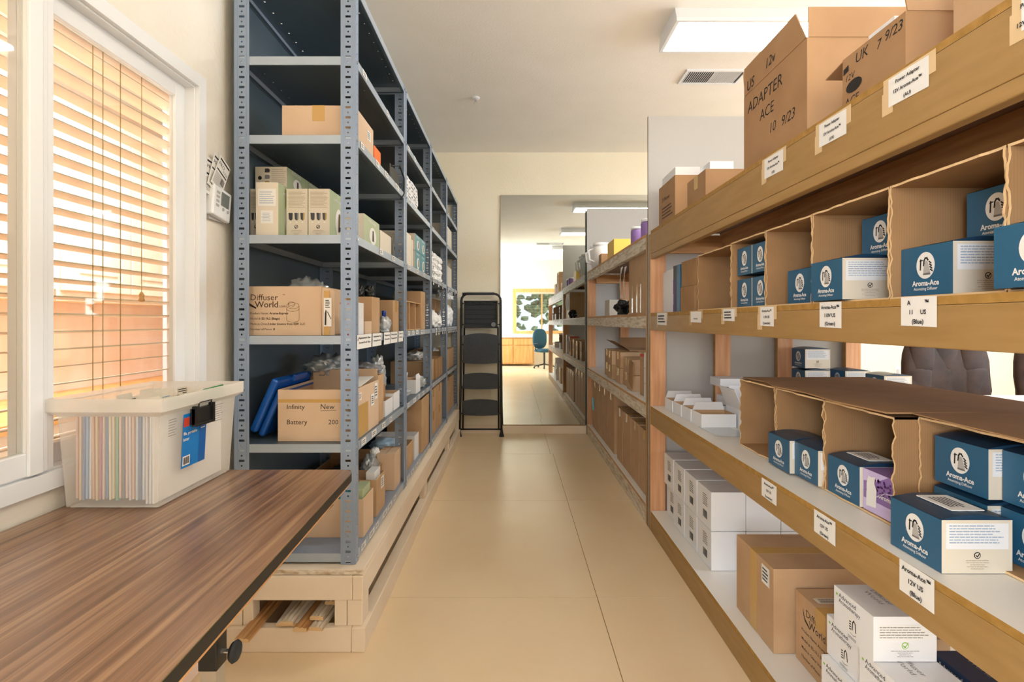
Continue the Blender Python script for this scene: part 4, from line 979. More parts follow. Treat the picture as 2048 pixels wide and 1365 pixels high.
# four small blue boxes in their cubby
SB_ = [(1.735+k*.122, z) for k in range(2) for z in (zb+.0065, zb+.0065+HB+.013)]
for k, (y, z) in enumerate(SB_):
    t = blue(.852, y, z, ['nearer lower box', 'nearer upper box', 'farther lower box', 'farther upper box'][k]+' of the four small blue boxes in one cubby', group='four blue boxes in one cubby'); t.scale = (.9, .87, .98); t.location.y = y+W*.44
# left end of the middle shelf
carton('product_box', 'plain white box at the far end of the middle shelf', .86, 1.0, 2.86, 2.95, zb, 1.485, 'white_card', tape=None, seam=False)
carton('product_box', 'second white box beside the grey and purple box on the middle shelf', .85, 1.0, 2.74, 2.855, zb, 1.488, 'white_card', tape=None, seam=False)
def art_book(b):
    b.rect((.8494, 2.735, zb), *UA, .0, .035, .0, .17, 'purple_dark'); b.text('Aroma', (.849, 2.725, zb+.04), (0, 0, 1), (0, 1, 0), .02, 'white_paper')
carton('product_box', 'dark grey and purple box with a blue edge on the middle shelf', .85, 1.0, 2.68, 2.735, zb, 1.50, 'grey_dark', tape=None, art=art_book, seam=False)
carton('product_box', 'thin blue box between the purple box and the brown cartons', .85, 1.0, 2.63, 2.675, zb, 1.50, 'blue_box', tape=None, seam=False)
carton('small_carton', 'lower brown carton of two stacked beside the thin blue box', .845, 1.0, 2.40, 2.60, zb, 1.378, 'card_corr', tape=None, group='two small brown cartons stacked'); carton('small_carton', 'upper brown carton of two stacked beside the thin blue box', .85, 1.0, 2.40, 2.60, 1.379, 1.505, 'card_corr', tape=None, group='two small brown cartons stacked')

# third shelf: big cubbies
zc = .7205; yd = [2.057, 1.781, 1.503, 1.226]
labs = ['large torn cardboard cubby with a white box inside, third shelf', 'large torn cardboard cubby with two blue boxes, third shelf', 'large torn cardboard cubby with blue and purple boxes']
for i in range(3): cubby(labs[i], .905, 1.40, yd[i+1]+.001, yd[i]-.001, zc, .982, group='large cardboard cubbies on the third shelf', seed=20+i, rag=.005)
cubby('large cardboard cubby behind the stacked blue boxes at the right edge', .96, 1.42, .70, 1.224, zc, .985, group='large cardboard cubbies on the third shelf', seed=31, rag=.005)
b = MB(); b.poly([(.89, 1.23, .992), (1.40, 1.23, .989), (1.40, 2.055, .987), (.915, 2.055, .9865), (.93, 1.9, .9868), (.885, 1.75, .989), (.905, 1.6, .989), (.87, 1.4, .993)], 'card_corr')
tag(b.ob('cardboard_sheet', loc=(1.1, 1.6, .99), solid=.004), 'loose torn sheet of cardboard lying across the tops of the cubbies', 'cardboard')
b = MB(); b.poly([(.93, .72, .992), (1.40, .72, .992), (1.40, 1.222, .992), (.945, 1.222, .992)], 'card_corr'); tag(b.ob('cardboard_sheet', loc=(1.15, 1, .99), solid=.003), 'flat cardboard sheet on top of the cubby at the right edge', 'cardboard')
tub = zc+.0065
carton('product_box', 'white box peeking out of the first large cubby', .98, 1.10, 1.80, 1.93, tub, .825, 'white_card', tape=None, seam=False)
blue(.878, 1.6395, tub, 'blue diffuser box standing half outside the second large cubby')
blue(.893, 1.508, tub, 'blue diffuser box second in line, partly hidden by the torn divider').scale = (1, .93, 1)
blue(.902, 1.345, tub, 'blue diffuser box with a white paper slip on its lid in the third cubby', sticker=True)
def art_purple(b):
    o = (.9094, 1.342, tub); b.rect(o, *UA, 0, .105, 0, .03, 'lilac'); q = (.909, 1.342, tub)
    b.flat(q, *UA, [(.0, .104), (.0, .072), (.05, .082), (.09, .104)], 'lilac'); 
    r = random.Random(2)
    for i in range(40): b.disc((.9088, 1.342, tub), *UA, .01+r.uniform(0, .09), .05+r.uniform(0, .038), .0035, .003, 'purple_dark', 8)
    b.flat((.9083, 1.342, tub), *UA, [(.012, .012), (.048, .016), (.05, .06), (.042, .075), (.045, .092), (.03, .088), (.02, .09), (.014, .07)], 'white_paper'); b.stroke((.908, 1.342, tub), *UA, [(.05, .045), (.08, .062), (.105, .066)], .003, 'lilac')
    b.text('Aroma', (.908, 1.342-.058, tub+.045), *UA, .016, 'white_paper', .02); b.text('patch', (.908, 1.342-.062, tub+.016), *UA, .013, 'lilac', .01)
carton('product_box', 'purple diffuser box with a white bottle pictured on it', .91, 1.045, 1.236, 1.342, tub, tub+HB, 'purple', tape=None, art=art_purple, seam=False)
blue(.832, 1.004, zc, 'big blue diffuser box in front with cream end and white slip on its lid', .0, sticker=True)
for k, (x, y, z, l) in enumerate(((.975, 1.063, tub, 'blue diffuser box in the lower row against the last cubby, left one'), (1.0, .925, tub, 'blue diffuser box in the lower row at the right edge of the third shelf'), (.975, 1.061, tub+HB+.0125, 'blue diffuser box in the upper row with its logo in full view'), (1.0, .922, tub+HB+.0125, 'blue diffuser box in the upper row at the right edge of the third shelf'))):
    blue(x, y, z, l)
blue(1.13, 1.063, tub+HB+.0125, 'blue diffuser box behind the upper row against the cubby back'); blue(1.155, .925, tub, 'blue diffuser box behind the lower row at the right edge')
def navy(x, y, z, lab): return blue(x, y, z, lab, group='navy boxes at the back of the third shelf')
for k in range(3): navy(1.60, 2.83, zc+k*(HB+.012), ['bottom', 'middle', 'top'][k]+' box of the navy stack behind the cubbies by the white sheet')
for k in range(2): navy(1.80, 2.80, zc+k*(HB+.012), ['bottom', 'upper'][k]+' box of the pair right of the navy stack')
for k in range(2): navy(1.83, 2.55, zc+k*(HB+.012), ['bottom', 'upper'][k]+' box of the pair in front of the cream wall')
# white mailers and the row of open white boxes
for k in range(4):
    x0, y0 = .858+k*.004, 2.78-k*.133
    tray('open_mailer', ['first', 'second', 'third', 'nearest'][k]+' open white box counted from the far end of the third shelf', x0, x0+.16, y0, y0+.128, zc, zc+.062, 'white_card', {'b': (.038, -8, .012, .012)}, 'row of open white boxes', inner='card', th=.003)
tray('open_mailer', 'open brown lined carton with its lid up behind the white boxes', 1.04, 1.30, 2.32, 2.52, zc, zc+.085, 'white_card', {'l': (.10, 20, .02, .0), 'b': (.10, -15)}, None, inner='card', th=.003)
for k, (x, y, z) in enumerate(((1.10, 2.72, 0), (1.12, 2.70, 1), (1.18, 2.64, 2), (1.10, 2.74, 3), (1.24, 2.60, 0), (1.24, 2.60, 1))):
    carton('flat_box', ['flat white box at the bottom of the leaning white pile', 'second flat white box of the leaning white pile', 'flat white box sticking out of the white pile', 'topmost flat white box of the pile by the wooden post', 'flat white box low in front of the white pile', 'flat white box on the one low in front of the pile'][k], x, x+.17, y, y+.14, zc+z*.047, zc+z*.047+.044, 'white_card', tape=None, seam=False)
for k in range(2): carton('flat_box', ['lower', 'upper'][k]+' grey white box between the open mailers and the large cubby', 1.10, 1.25, 2.10, 2.22, zc+k*.06, zc+k*.06+.058, 'cream_card', tape=None, seam=False)
b = MB(); b.flat((.86, 2.40, zc+.0015), (0, -1, 0), (1, 0, 0), [(0, 0), (.2, .01), (.22, .13), (.12, .16), (.02, .14)], 'poly'); tag(b.ob('plastic_sleeve', loc=(.9, 2.3, zc)), 'clear plastic sleeve lying flat on the white shelf before the large cubby', 'sleeve')
# bottom shelf: white boxes with barcode labels
zd = .1155
def proto_white():
    w_, d_, h_ = .166, .151, .1715; t = thing('shipping_box', 'w', 'box', (0, 0, 0), 'white boxes with barcodes on the bottom shelf')
    b = MB().box(-d_/2, d_/2, -w_/2, w_/2, .0008, h_, 'white_card'); b.ob('body', t, bevel=.0015)
    b = MB(); o = (-d_/2-.0008, w_/2, 0); b.rect(o, *UA, .05, .14, .02, .155, 'white_paper'); q = (o[0]-.0004, o[1], 0)
    b.lines((q[0], q[1]-.07, .09), *UA, .055, .055, 6, 'ink', 3, ink=.4)
    r = random.Random(1); a = .072
    while a < .12: l = r.choice((.001, .002, .003)); b.rect(q, *UA, a, a+l, .035, .07, 'ink'); a += l+r.choice((.001, .002))
    b.ob('paper_label', t); return t
PW = proto_white(); first = True
for col in range(4):
    for row in range(2):
        for dep in range(3):
            t = PW if first else copytree(PW); first = False
            x = .872+.0755+dep*.153; y = 2.27+.083+col*.178; 
            if col == 3 and row == 0: x += .015
            t.location = (x, y, zd+row*.173); t['label'] = ('lower' if row == 0 else 'upper')+' white barcode box, '+['nearest', 'second', 'third', 'farthest'][col]+' column, '+['aisle row', 'middle row', 'back row'][dep]+' of the white stack'
e = .0008
def art_brown(b): pass
t = carton('moving_box', 'large brown taped carton on the bottom shelf beside the white boxes', .86, 1.33, 1.705, 1.985, zd, .394, 'card', None, 'x', stickers=(('x-', .20, .255, .20, .262),))
b = MB(); b.box(.8588, .8596, 1.82, 1.87, zd+.002, .394, 'tape'); b.ob('packing_tape', t)
def dw(b, o, u, v, s, lines=True):
    """the carton print: wordmark, swoosh and four lines"""
    o = V(o); b.text('Diffuser', o+V(u)*.045*s+V(v)*.118*s, u, v, .032*s, 'ink_brown', 0, 'L', .10*s); b.text('World', o+V(u)*.06*s+V(v)*.092*s, u, v, .032*s, 'ink_brown', .01, 'L', .085*s); b.text('.com', o+V(u)*.147*s+V(v)*.092*s, u, v, .014*s, 'ink_brown')
    for k in range(4): b.stroke(o, u, v, [((.028+.003*k)*s, (.132-.008*k)*s), ((.032+.002*k)*s, (.112-.004*k)*s), ((.05+.003*k)*s, (.100-.003*k)*s), ((.064)*s, (.091-.001*k)*s)], .0022*s, 'ink_brown')
def art_dw(b):
    dw(b, (.9247, 1.675, .163), *UA, 1.0)
    for k in range(4): b.text(['Product Name: Aroma-Express', 'Model #: ES-10.2 (Beige)', 'Made in China Under Licence', 'Number of Pieces: 8'][k], (.9247, 1.655, .225-k*.028), *UA, .0135, 'ink_brown', .01)
carton('moving_box', 'smaller tan printed carton with a wordmark, bottom shelf', .925, 1.20, 1.42, 1.69, zd, .337, 'card', None, 'x', art=art_dw, stickers=(('z+', .02, .12, .18, .21, 'cream_card'),))
def proto_aa(front, lab_ink='ink'):
    w_, d_, h_ = .145, .145, .1035; t = thing('product_box', 'aa', 'box', (0, 0, 0)); b = MB(); b.box(-d_/2, d_/2, -w_/2, w_/2, .0008, h_, front)
    o = V((-d_/2-.0005, w_/2, 0)); b.text('Advanced', o+V((0, -.02, .084)), *UA, .015, lab_ink, 0, 'L', .065); b.text('Aromatherapy', o+V((0, -.02, .071)), *UA, .015, lab_ink, 0, 'L', .08)
    b.disc(o, *UA, .012, .087, .004, .003, 'green_ink', 10); b.disc(o, *UA, .075, .040, .022, .026, 'white_paper', 26); q = o+V((-.0004, 0, 0))
    b.stroke(q, *UA, [(.072, .03), (.074, .048), (.078, .054), (.083, .05), (.085, .03)], .003, 'ink'); 
    for i in range(4): b.stroke(q, *UA, [(.062, .028+i*.006), (.067, .029+i*.006)], .0028, 'ink')
    b.stroke(q, *UA, [(.065, .02), (.075, .017), (.086, .021)], .001, 'ink'); b.lines(V(q)+V((0, -.055, .004)), *UA, .04, .008, 2, 'ink_grey', 1)
    o = V((-d_/2, -w_/2-.0005, 0)); b.rect(o, *UF, .01, .133, .05, .084, 'white_paper'); b.lines(o+V((.014, -.0004, .053)), *UF, .115, .029, 5, 'ink_grey', 4, ink=.35)
    b.disc(o, *UF, d_/2, .037, .008, .008, 'green_ink', 20); b.disc(o+V((0, -.0003, 0)), *UF, d_/2, .037, .0062, .0062, 'white_card', 20); b.stroke(o+V((0, -.0006, 0)), *UF, [(d_/2-.004, .037), (d_/2-.0005, .0335), (d_/2+.006, .043)], .0022, 'green_ink'); b.lines(o+V((.035, 0, .01)), *UF, .075, .017, 4, 'ink_grey', 6, True, .3)
    b.text('Diffuser', (.0, .01, h_+.0006), (0, -1, 0), (1, 0, 0), .018, 'ink_grey', 0, 'C', .07); b.text('World', (-.02, .01, h_+.0006), (0, -1, 0), (1, 0, 0), .018, 'ink_grey', 0, 'C', .06)
    b.ob('body', t, bevel=.001); return t
PA = proto_aa('white_card'); PN = proto_aa('navy', 'white_paper'); first = True; hh = .1045
rows = [(.832, 1.235, 0), (.83, 1.085, 0), (.832, .935, 0), (.824, 1.235, 1), (.822, 1.085, 1), (.824, .935, 1), (.842, 1.241, 2), (.83, 1.093, 2), (.828, 1.188, 3),
        (.985, 1.235, 0), (.985, 1.085, 0), (.985, .935, 0), (.985, 1.235, 1), (.985, 1.085, 1), (.985, .935, 1), (1.15, 1.12, 2)]
nm = ['farthest bottom', 'middle bottom', 'nearest bottom', 'farthest second layer', 'middle second layer', 'nearest second layer', 'third layer, left', 'third layer, right', 'topmost', 'back row farthest bottom', 'back row middle bottom', 'back row nearest bottom', 'back row farthest second layer', 'back row middle second layer', 'back row nearest second layer', 'back row third layer']
for (x, y, k), l in zip(rows, nm):
    t = PA if first else copytree(PA); first = False
    t.location = (x+.0725, y+.0725, zd+k*hh); t['label'] = 'white aromatherapy box, '+l+' of the stack by the wordmark carton'; t['group'] = 'white aromatherapy boxes stacked on the bottom shelf'
PN.location = (.995+.0725, 1.085+.0725, zd+2*hh); PN['label'] = 'blue aromatherapy box coloured dark for shade behind the white ones, bottom shelf'  # a blue box; its shade is put into the dark colour

# top shelf cartons
zt_ = 1.7325
def hand(b, o, u, v, rows, m='ink'):
    for (t_, a, c, s, sh) in rows: b.text(t_, V(o)+V(u)*a+V(v)*c, u, v, s, m, 0.0, 'L', None, sh)
def art_us(b):
    hand(b, (.8365, 1.877, zt_), *UA, [('US', .03, .295, .05, .15), ('12v', .17, .31, .045, .2)])
    hand(b, (.8394, 1.877, zt_), *UA, [('ADAPTER', .03, .215, .055, .1), ('ACE', .12, .155, .05, .1), ('10', .19, .09, .045, .2), ('9/23', .26, .085, .045, .2)])
tray('large_carton', 'tall open carton marked US 12V adapter on the top shelf', .84, 1.20, 1.476, 1.877, zt_, 2.02, 'card_dark', {'l': (.10, 0, .055, .0), 'f': (.085, 0, .0, .03), 'b': (.10, 10)}, art=art_us)
def art_uk(b):
    hand(b, (.8494, 1.333, zt_), *UA, [('UK', .05, .115, .035, .2), ('12V', .015, .085, .022, .2), ('7', .125, .11, .03, .2), ('9/23', .15, .115, .032, .2), ('ACE', .01, .022, .028, .1)])
    b.flat((.849, 1.333, zt_), *UA, [(.005, .105), (.025, .11), (.025, .125), (.005, .12)], 'ink'); b.disc((.849, 1.333, zt_), *UA, .045, .065, .03, .016, 'ink', 14)
tray('large_carton', 'open carton marked UK with scribbled out ink, top shelf', .85, 1.16, 1.12, 1.333, zt_, 1.881, 'card_dark', {'f': (.07, -12), 'b': (.08, 100, 0, .2)}, art=art_uk)
carton('small_carton', 'white box standing inside the carton marked UK', .90, 1.10, 1.22, 1.31, zt_+.006, 1.93, 'white_card', tape=None, seam=False)
def art_ace(b): hand(b, (.8594, 1.01, zt_), *UA, [('ACE', .01, .12, .05, .1)])
carton('large_carton', 'carton marked ACE cut off by the top right corner', .86, 1.2, .70, 1.01, zt_, 1.97, 'card', None, 'y', art=art_ace)
for v in ():
    pass
def art_f(b): b.text('Diffuser', (.8394, 2.90, zt_+.14), *UA, .03, 'ink_brown', 0, 'L', .14); b.lines((.8394, 2.9, zt_+.04), *UA, .2, .07, 4, 'ink_brown', 3)
tray('small_carton', 'brown printed carton at the far end of the top shelf', .84, .99, 2.672, 2.963, zt_, 1.965, 'card_dark', None, art=art_f)
carton('small_carton', 'white box sticking out of the brown printed carton', .85, .98, 2.70, 2.94, zt_+.006, 2.015, 'white_card', tape=None, seam=False)
carton('small_carton', 'low brown carton with a recycling mark on the top shelf', .845, 1.10, 2.263, 2.50, zt_, 1.876, 'card_dark', None, 'x')
carton('small_carton', 'white box behind the low brown carton on the top shelf', 1.0, 1.12, 2.62, 2.76, zt_, 2.02, 'white_card', None, None, seam=False)

# far bay: top shelf
carton('small_carton', 'yellow carton on the top of the far shelving bay', .83, 1.03, 4.22, 4.50, zt_, 1.882, 'yellow_card', tape=None)
def jar(x, y, z, r_, h, m, lab, group=None):
    t = thing('jar', lab, 'jar', (x, y, z), group); MB().lathe((x, y, z+.001), [(r_*.93, 0), (r_, .006), (r_, h*.78), (r_*.85, h*.86)], m, 18).ob('body', t); MB().lathe((x, y, z+h*.86), [(r_*.95, 0), (r_*.95, h*.13), (r_*.88, h*.14)], 'white_trim', 18).ob('lid', t)
for k in range(4): jar(.87+(k % 2)*.12, 3.32+k*.14, zt_, .045, .13, 'lilac' if k % 2 else 'purple', ['purple banded jar nearest on the far bay', 'pale lilac jar behind the first purple jar', 'second purple banded jar on the far bay', 'pale lilac jar closest to the yellow carton'][k], 'purple and lilac jars on the far bay')
for k in range(2):
    x, y = .87, 5.08+k*.2; t = thing('white_pitcher', ['white plastic jug nearer on the far bay beside the mirror', 'white plastic jug touching the mirror on the far bay'][k], 'jug', (x, y, zt_), 'white plastic jugs by the mirror')
    MB().lathe((x, y, zt_+.001), [(.055, 0), (.07, .16), (.075, .20), (.06, .21), (.08, .215), (.08, .24)], 'bag_white', 20).ob('body', t); MB().tube([(x-.07, y, zt_+.19), (x-.12, y, zt_+.17), (x-.11, y, zt_+.08), (x-.06, y, zt_+.06)], .01, 'bag_white').ob('handle', t)
carton('small_carton', 'small brown carton next to the white jugs by the mirror', .83, .93, 4.82, 4.96, zt_, 1.84, 'card_dark', tape=None)
# far bay: middle shelf
t = carton('large_carton', 'tall brown carton with silvery tape, far bay middle shelf', .835, 1.12, 3.16, 3.70, zb, 1.64, 'card', None, 'y')
b = MB()
for y in (3.35, 3.45, 3.58): MB().box(.8335, .8345, y, y+.03, zb+.01, 1.45, 'tape_clear').ob('clear_tape', t)
b = MB(); r = random.Random(4)
for k in range(2):
    n = 8; ys = 3.66+k*.03
    for i in range(n): b.poly([(.81-.02*k-.02*math.sin(i/n*3), ys+.03*i/n, 1.60-i*.028), (.815-.02*k, ys+.10+.02*i/n, 1.60-i*.028), (.815-.02*k, ys+.10+.02*(i+1)/n, 1.60-(i+1)*.028), (.81-.02*k-.02*math.sin((i+1)/n*3), ys+.03*(i+1)/n, 1.60-(i+1)*.028)], 'white_paper')
tag(b.ob('packing_list', loc=(.81, 3.7, 1.5), solid=.001), 'crumpled packing papers hanging off the tall taped carton', 'paper')
b = MB(); blob(b, (.85, 3.95, zb+.055), .05, .10, .055, .8, 3, 3, 'black', 3, False, .95); tag(b.ob('black_gloves', loc=(.85, 3.95, zb)), 'black crumpled pair of gloves beside the tall taped carton', 'gloves')
carton('small_carton', 'cream carton beside the mirror on the far bay middle shelf', .95, 1.12, 5.05, 5.30, zb, 1.42, 'cream_card', tape=None)
# far bay: third shelf cartons
lab3 = []
zz = SB[1]+.0005
k = 0
for (x, y, z, dx, dy, dz) in ((.84, 3.62, 0, .15, .17, .11), (.84, 3.62, 1, .15, .17, .11), (.86, 3.82, 0, .15, .18, .11), (.86, 3.82, 1, .15, .18, .11), (.84, 4.02, 0, .16, .18, .125), (.84, 4.02, 1, .16, .18, .125), (.84, 4.36, 0, .15, .2, .12), (.84, 4.36, 1, .15, .2, .12), (.86, 4.6, 0, .15, .2, .12), (.86, 4.6, 1, .15, .2, .12), (1.02, 4.2, 0, .2, .3, .15)):
    carton('small_carton', 'small brown taped carton, '+['lower', 'upper'][z]+(' of the %s pair along the far bay third shelf' % ['first', 'second', 'third', 'fourth', 'fifth', 'hindmost'][k//2]), x, x+dx, y, y+dy, zz+z*dz, zz+z*dz+dz-.002, 'card', 'small brown cartons on the far bay', 'x'); k += 1
tray('large_carton', 'dark open carton with raised flap on the far bay third shelf', 1.03, 1.35, 4.55, 4.95, zz, .96, 'card_dark', {'l': (.15, 60), 'b': (.1, 20)})
MBL = MB(); MBL.poly([(.822, 3.50, .93), (.83, 3.66, .935), (.828, 3.68, .78), (.818, 3.52, .745)], 'card_corr'); tag(MBL.ob('cardboard_sheet', loc=(.82, 3.6, .84), solid=.005), 'torn piece of cardboard propped on the taped cartons', 'cardboard')
for k, (y, z) in enumerate(((3.16, 0), (3.16, 1), (3.16, 2))): carton('small_carton', ['lowest', 'middle', 'top'][k]+' white carton stacked against the divider post, far bay', .835, .95, y, y+.12, zz+z*.098, zz+z*.098+.095, 'white_card', 'three white cartons by the divider post', None)
carton('small_carton', 'red topped carton between the white stack and brown cartons', .86, 1.0, 3.32, 3.48, zz, .99, 'card', tape=None, art=lambda b: b.box(.859, 1.001, 3.319, 3.481, .975, .9905, 'red'))
# far bay: bottom cartons
for k, (y0, y1, z1, x) in enumerate(((3.18, 3.42, .52, .84), (3.43, 3.66, .525, .84), (3.67, 3.93, .53, .84), (3.94, 4.14, .53, .84), (4.26, 4.56, .60, .84), (4.57, 4.83, .60, .84), (4.84, 5.1, .60, .84), (5.11, 5.4, .60, .84))):
    t = carton('large_carton', 'large brown carton on the floor shelf of the far bay, number word '+str(k), x, x+.5, y0, y1, SB[0]+.0005, z1, 'card', 'large brown cartons on the far bay bottom shelf', 'x')
    t['label'] = 'large brown carton, far bay bottom shelf, '+['nearest the divider post', 'second from the divider post', 'third from the divider post', 'last of the lower group', 'first of the taller group', 'second of the taller group', 'third of the taller group', 'closest to the mirror'][k]
b = MB(); b.box(.829, .838, 5.32, 5.37, .35, .42, 'aqua'); b.box(.826, .838, 5.30, 5.33, .30, .36, 'aqua'); tag(b.ob('aqua_tag', loc=(.83, 5.35, .35)), 'bright aqua tag hanging on the carton closest to the mirror', 'tag')

# ------------------------------------------------------------------ goods on the steel racks
S = SZ; XF = -.612
z = S[4]
carton('small_carton', 'plain tan carton on the upper shelf of the nearest steel rack', -.887, -.606, 2.0, 2.265, z, 2.043, 'card_light', None, 'y', stickers=(('x+', .17, .22, .06, .10),))
carton('small_carton', 'small orange box behind the plain tan carton', -.75, -.605, 2.28, 2.39, z, 1.985, 'orange', tape=None, seam=False)
t = thing('power_supply', 'black power supply with a cable on the nearest rack upper shelf', 'electronics', (-.66, 2.68, z)); MB().box(-.74, -.606, 2.58, 2.78, z+.001, 2.0, 'black').ob('body', t, bevel=.004)
MB().tube([(-.606, 2.60, 1.99), (-.585, 2.70, 2.02), (-.58, 2.79, 1.98), (-.582, 2.80, 1.90), (-.59, 2.76, 1.86)], .004, 'black').ob('cable', t)
k = 0
for r_ in range(4):
    for c in range(6):
        carton_l = 'small white box, '+['bottom', 'second', 'third', 'top'][r_]+' layer, '+['first', 'second', 'third', 'fourth', 'fifth', 'sixth'][c]+' from the near end of the white pile'
        b = MB(); y = 2.93+c*.075; b.box(-.68, XF-.002*((r_+c) % 3), y, y+.072, z+.006+r_*.037, z+.006+r_*.037+.034, 'white_card'); b.rect((XF+.0006, y, z+.006+r_*.037), *UL, .012, .04, .01, .02, 'ink_grey')
        tag(b.ob('small_box', loc=(-.65, y+.036, z+r_*.037)), carton_l, 'box', 'small white boxes piled on the second rack')
tray('small_carton', 'open tan carton behind the piled white boxes', -.90, -.69, 2.93, 3.55, z, 2.10, 'card_light')
for k, zz in enumerate((S[4], S[3])):
    carton('product_box', ['cream box on the fifth shelf up of the last steel rack', 'cream box on the fourth shelf up of the last steel rack'][k], -.88, XF, 4.75, 5.25, zz, zz+.20, 'cream_card', tape=None, seam=False)
# boxes printed with the three bins
def cream(b, x0, x1, y, z0, z1, lying=False, sage=None):
    o = V((x0, y-.0006, z0)); w_, h_ = x1-x0, z1-z0
    if lying:
        b.lines(o+V((w_*.52, 0, h_*.08)), *UF, w_*.45, h_*.85, 9, 'ink_tan', 3, ink=.3); b.disc(o, *UF, w_*.15, h_*.5, .008, .008, 'ink', 18)
        for i, m in enumerate(('grey_dark', 'grey_mid', 'tan')): b.flat(o, *UF, [(w_*.30, h_*(.74-i*.28)), (w_*.45, h_*(.74-i*.28)), (w_*.47, h_*(.86-i*.28)), (w_*.43, h_*(.92-i*.28)), (w_*.31, h_*(.92-i*.28))], m)
        return
    b.lines(o+V((w_*.1, 0, h_*.62)), *UF, w_*.8, h_*.33, 12, 'ink_tan', 3, ink=.35)
    for i, m in enumerate(('grey_dark', 'grey_mid', 'tan')):
        c = w_*(.2+i*.28); b.flat(o, *UF, [(c-w_*.08, h_*.39), (c+w_*.02, h_*.365), (c+w_*.09, h_*.39), (c+w_*.10, h_*.52), (c-w_*.10, h_*.52)], m)
        b.flat(o+V((0, -.0003, 0)), *UF, [(c-w_*.08, h_*.39), (c+w_*.02, h_*.365), (c+w_*.02, h_*.52), (c-w_*.10, h_*.52)], 'grey_dark')
        b.disc(o, *UF, c, h_*.335, .0035, .0035, 'white_paper', 12)
    b.disc(o, *UF, w_*.46, h_*.24, .0075, .0075, 'ink', 20); b.disc(o+V((0, -.0003, 0)), *UF, w_*.46, h_*.24, .0055, .0055, 'cream_card', 20)
    b.stroke(o+V((0, -.0006, 0)), *UF, [(w_*.46-.004, h_*.24), (w_*.46-.001, h_*.24-.004), (w_*.46+.005, h_*.24+.005)], .0022, 'ink')
    b.lines(o+V((w_*.15, 0, h_*.04)), *UF, w_*.65, h_*.14, 5, 'ink_tan', 5, True, .3)
def sage_side(b, x, y0, y1, z0, z1, m):
    o = V((x+.0006, y0, z0)); w_, h_ = y1-y0, z1-z0; b.disc(o, *UL, w_*.55, h_*.4, w_*.22, h_*.3, 'white_paper', 28); b.flat(o+V((.0004, 0, 0)), *UL, [(w_*.5, h_*.22), (w_*.62, h_*.22), (w_*.60, h_*.6), (w_*.52, h_*.6)], 'ink_brown')
    b.text('infinity', o+V((.0004, w_*.25, h_*.82)), *UL, .02, 'white_card', 0, 'L', w_*.5)
def sbox(lab, x0, x1, y0, y1, z0, z1, m='sage', plain=False, lying=False, group='cream and sage green product boxes', side=True):
    t = thing('product_box', lab, 'box', ((x0+x1)/2, (y0+y1)/2, z0), group); b = MB().box(x0, x1, y0, y1, z0+.001, z1, m, {'y-': 'cream_card', 'z+': 'cream_card'})
    if not plain: cream(b, x0, x1, y0, z0, z1, lying)
    if side: sage_side(b, x1, y0, y1, z0, z1, m)
    b.ob('body', t, bevel=.001)
    if plain:
        for (c, d, w_, h_) in ((.5, .72, .8, .32), (.5, .36, .55, .24)):
            q = MB(); X, Z = x0+(x1-x0)*(c-w_/2), z0+(z1-z0)*(d-h_/2); q.rect((X, y0-.0008, Z), *UF, 0, (x1-x0)*w_, 0, (z1-z0)*h_, 'white_paper'); q.lines((X+.006, y0-.0012, Z+.008), *UF, (x1-x0)*w_-.012, (z1-z0)*h_-.016, 6, 'ink_blue', 7, ink=.3); q.ob('paper_label', t)
z = S[3]
sbox('leftmost cream and sage box, half hidden by the rack post', -1.035, -.985, 2.05, 2.22, z, z+.198)
sbox('cream box with two white stickers standing beside the left post', -.983, -.897, 1.99, 2.16, z, z+.208, plain=True)
sbox('cream and sage box third from the left post', -.892, -.808, 2.05, 2.25, z, z+.198); sbox('cream and sage box closest to the front post', -.805, -.721, 2.05, 2.25, z, z+.198)
sbox('cream and sage box lying on top of the upright ones', -1.04, -.912, 2.10, 2.288, z+.21, z+.30, lying=True); sbox('sage box lying behind the one on top', -1.04, -.912, 2.292, 2.44, z+.21, z+.30, lying=True)
MB_ = carton('product_box', 'cream box supporting the lying sage boxes at the back', -1.03, -.915, 2.26, 2.44, z, z+.205, 'cream_card', tape=None, seam=False)
sbox('cream and sage box with oval windows seen from the aisle', -.79, -.618, 2.165, 2.415, z, z+.125)
sbox('cream box with dark edge next to the second rack post', -.79, -.62, 2.44, 2.66, z, z+.105, m='cream_card', side=False); carton('product_box', 'thin black box against the second rack post', -.79, -.62, 2.665, 2.70, z, z+.11, 'black', tape=None, seam=False)
sbox('cream box with paper stickers on the second rack', -.80, -.62, 3.0, 3.19, z, z+.20, m='cream_card', side=False); carton('product_box', 'thin pale box before the teal boxes', -.80, -.62, 3.2, 3.25, z, z+.18, 'cream_card', tape=None, seam=False)
for k, (a, c) in enumerate(((0, 0), (1, 0), (0, 1), (1, 1))): sbox(['lower left', 'lower right', 'upper left', 'upper right'][k]+' teal box of the four on the second rack', -.80, XF, 3.27+a*.2, 3.465+a*.2, z+c*.125, z+c*.125+.123 if c == 0 else z+.23, 'teal', group='teal product boxes on the second rack')
def bag(lab, x, y, z, rx, ry, rz, seed, m='bag_white', amp=.55, name='plastic_bag', fr=3.2, group=None, sm=False):
    z += .002; b = MB(); blob(b, (x, y, z+rz*.8), rx, ry, rz, amp*.6, fr, seed, m, 4, True, .8); return tag(b.ob(name, loc=(x, y, z)), lab, 'bag', group)
def side_cubbies(y0, n, dy, z0, z1, labs, grp, x0=-.88, xf=-.125):
    for k in range(n): cubby(labs[k], x0, XF+xf, y0+k*dy+.001, y0+(k+1)*dy-.001, z0, z1, side=1, group=grp, name='cardboard_cubby', mat='card', rag=.001, seed=50+k, th=.004)
o9 = ['first', 'second', 'third', 'fourth']
g5 = 'upright cubbies with white bags on the fourth shelf up'
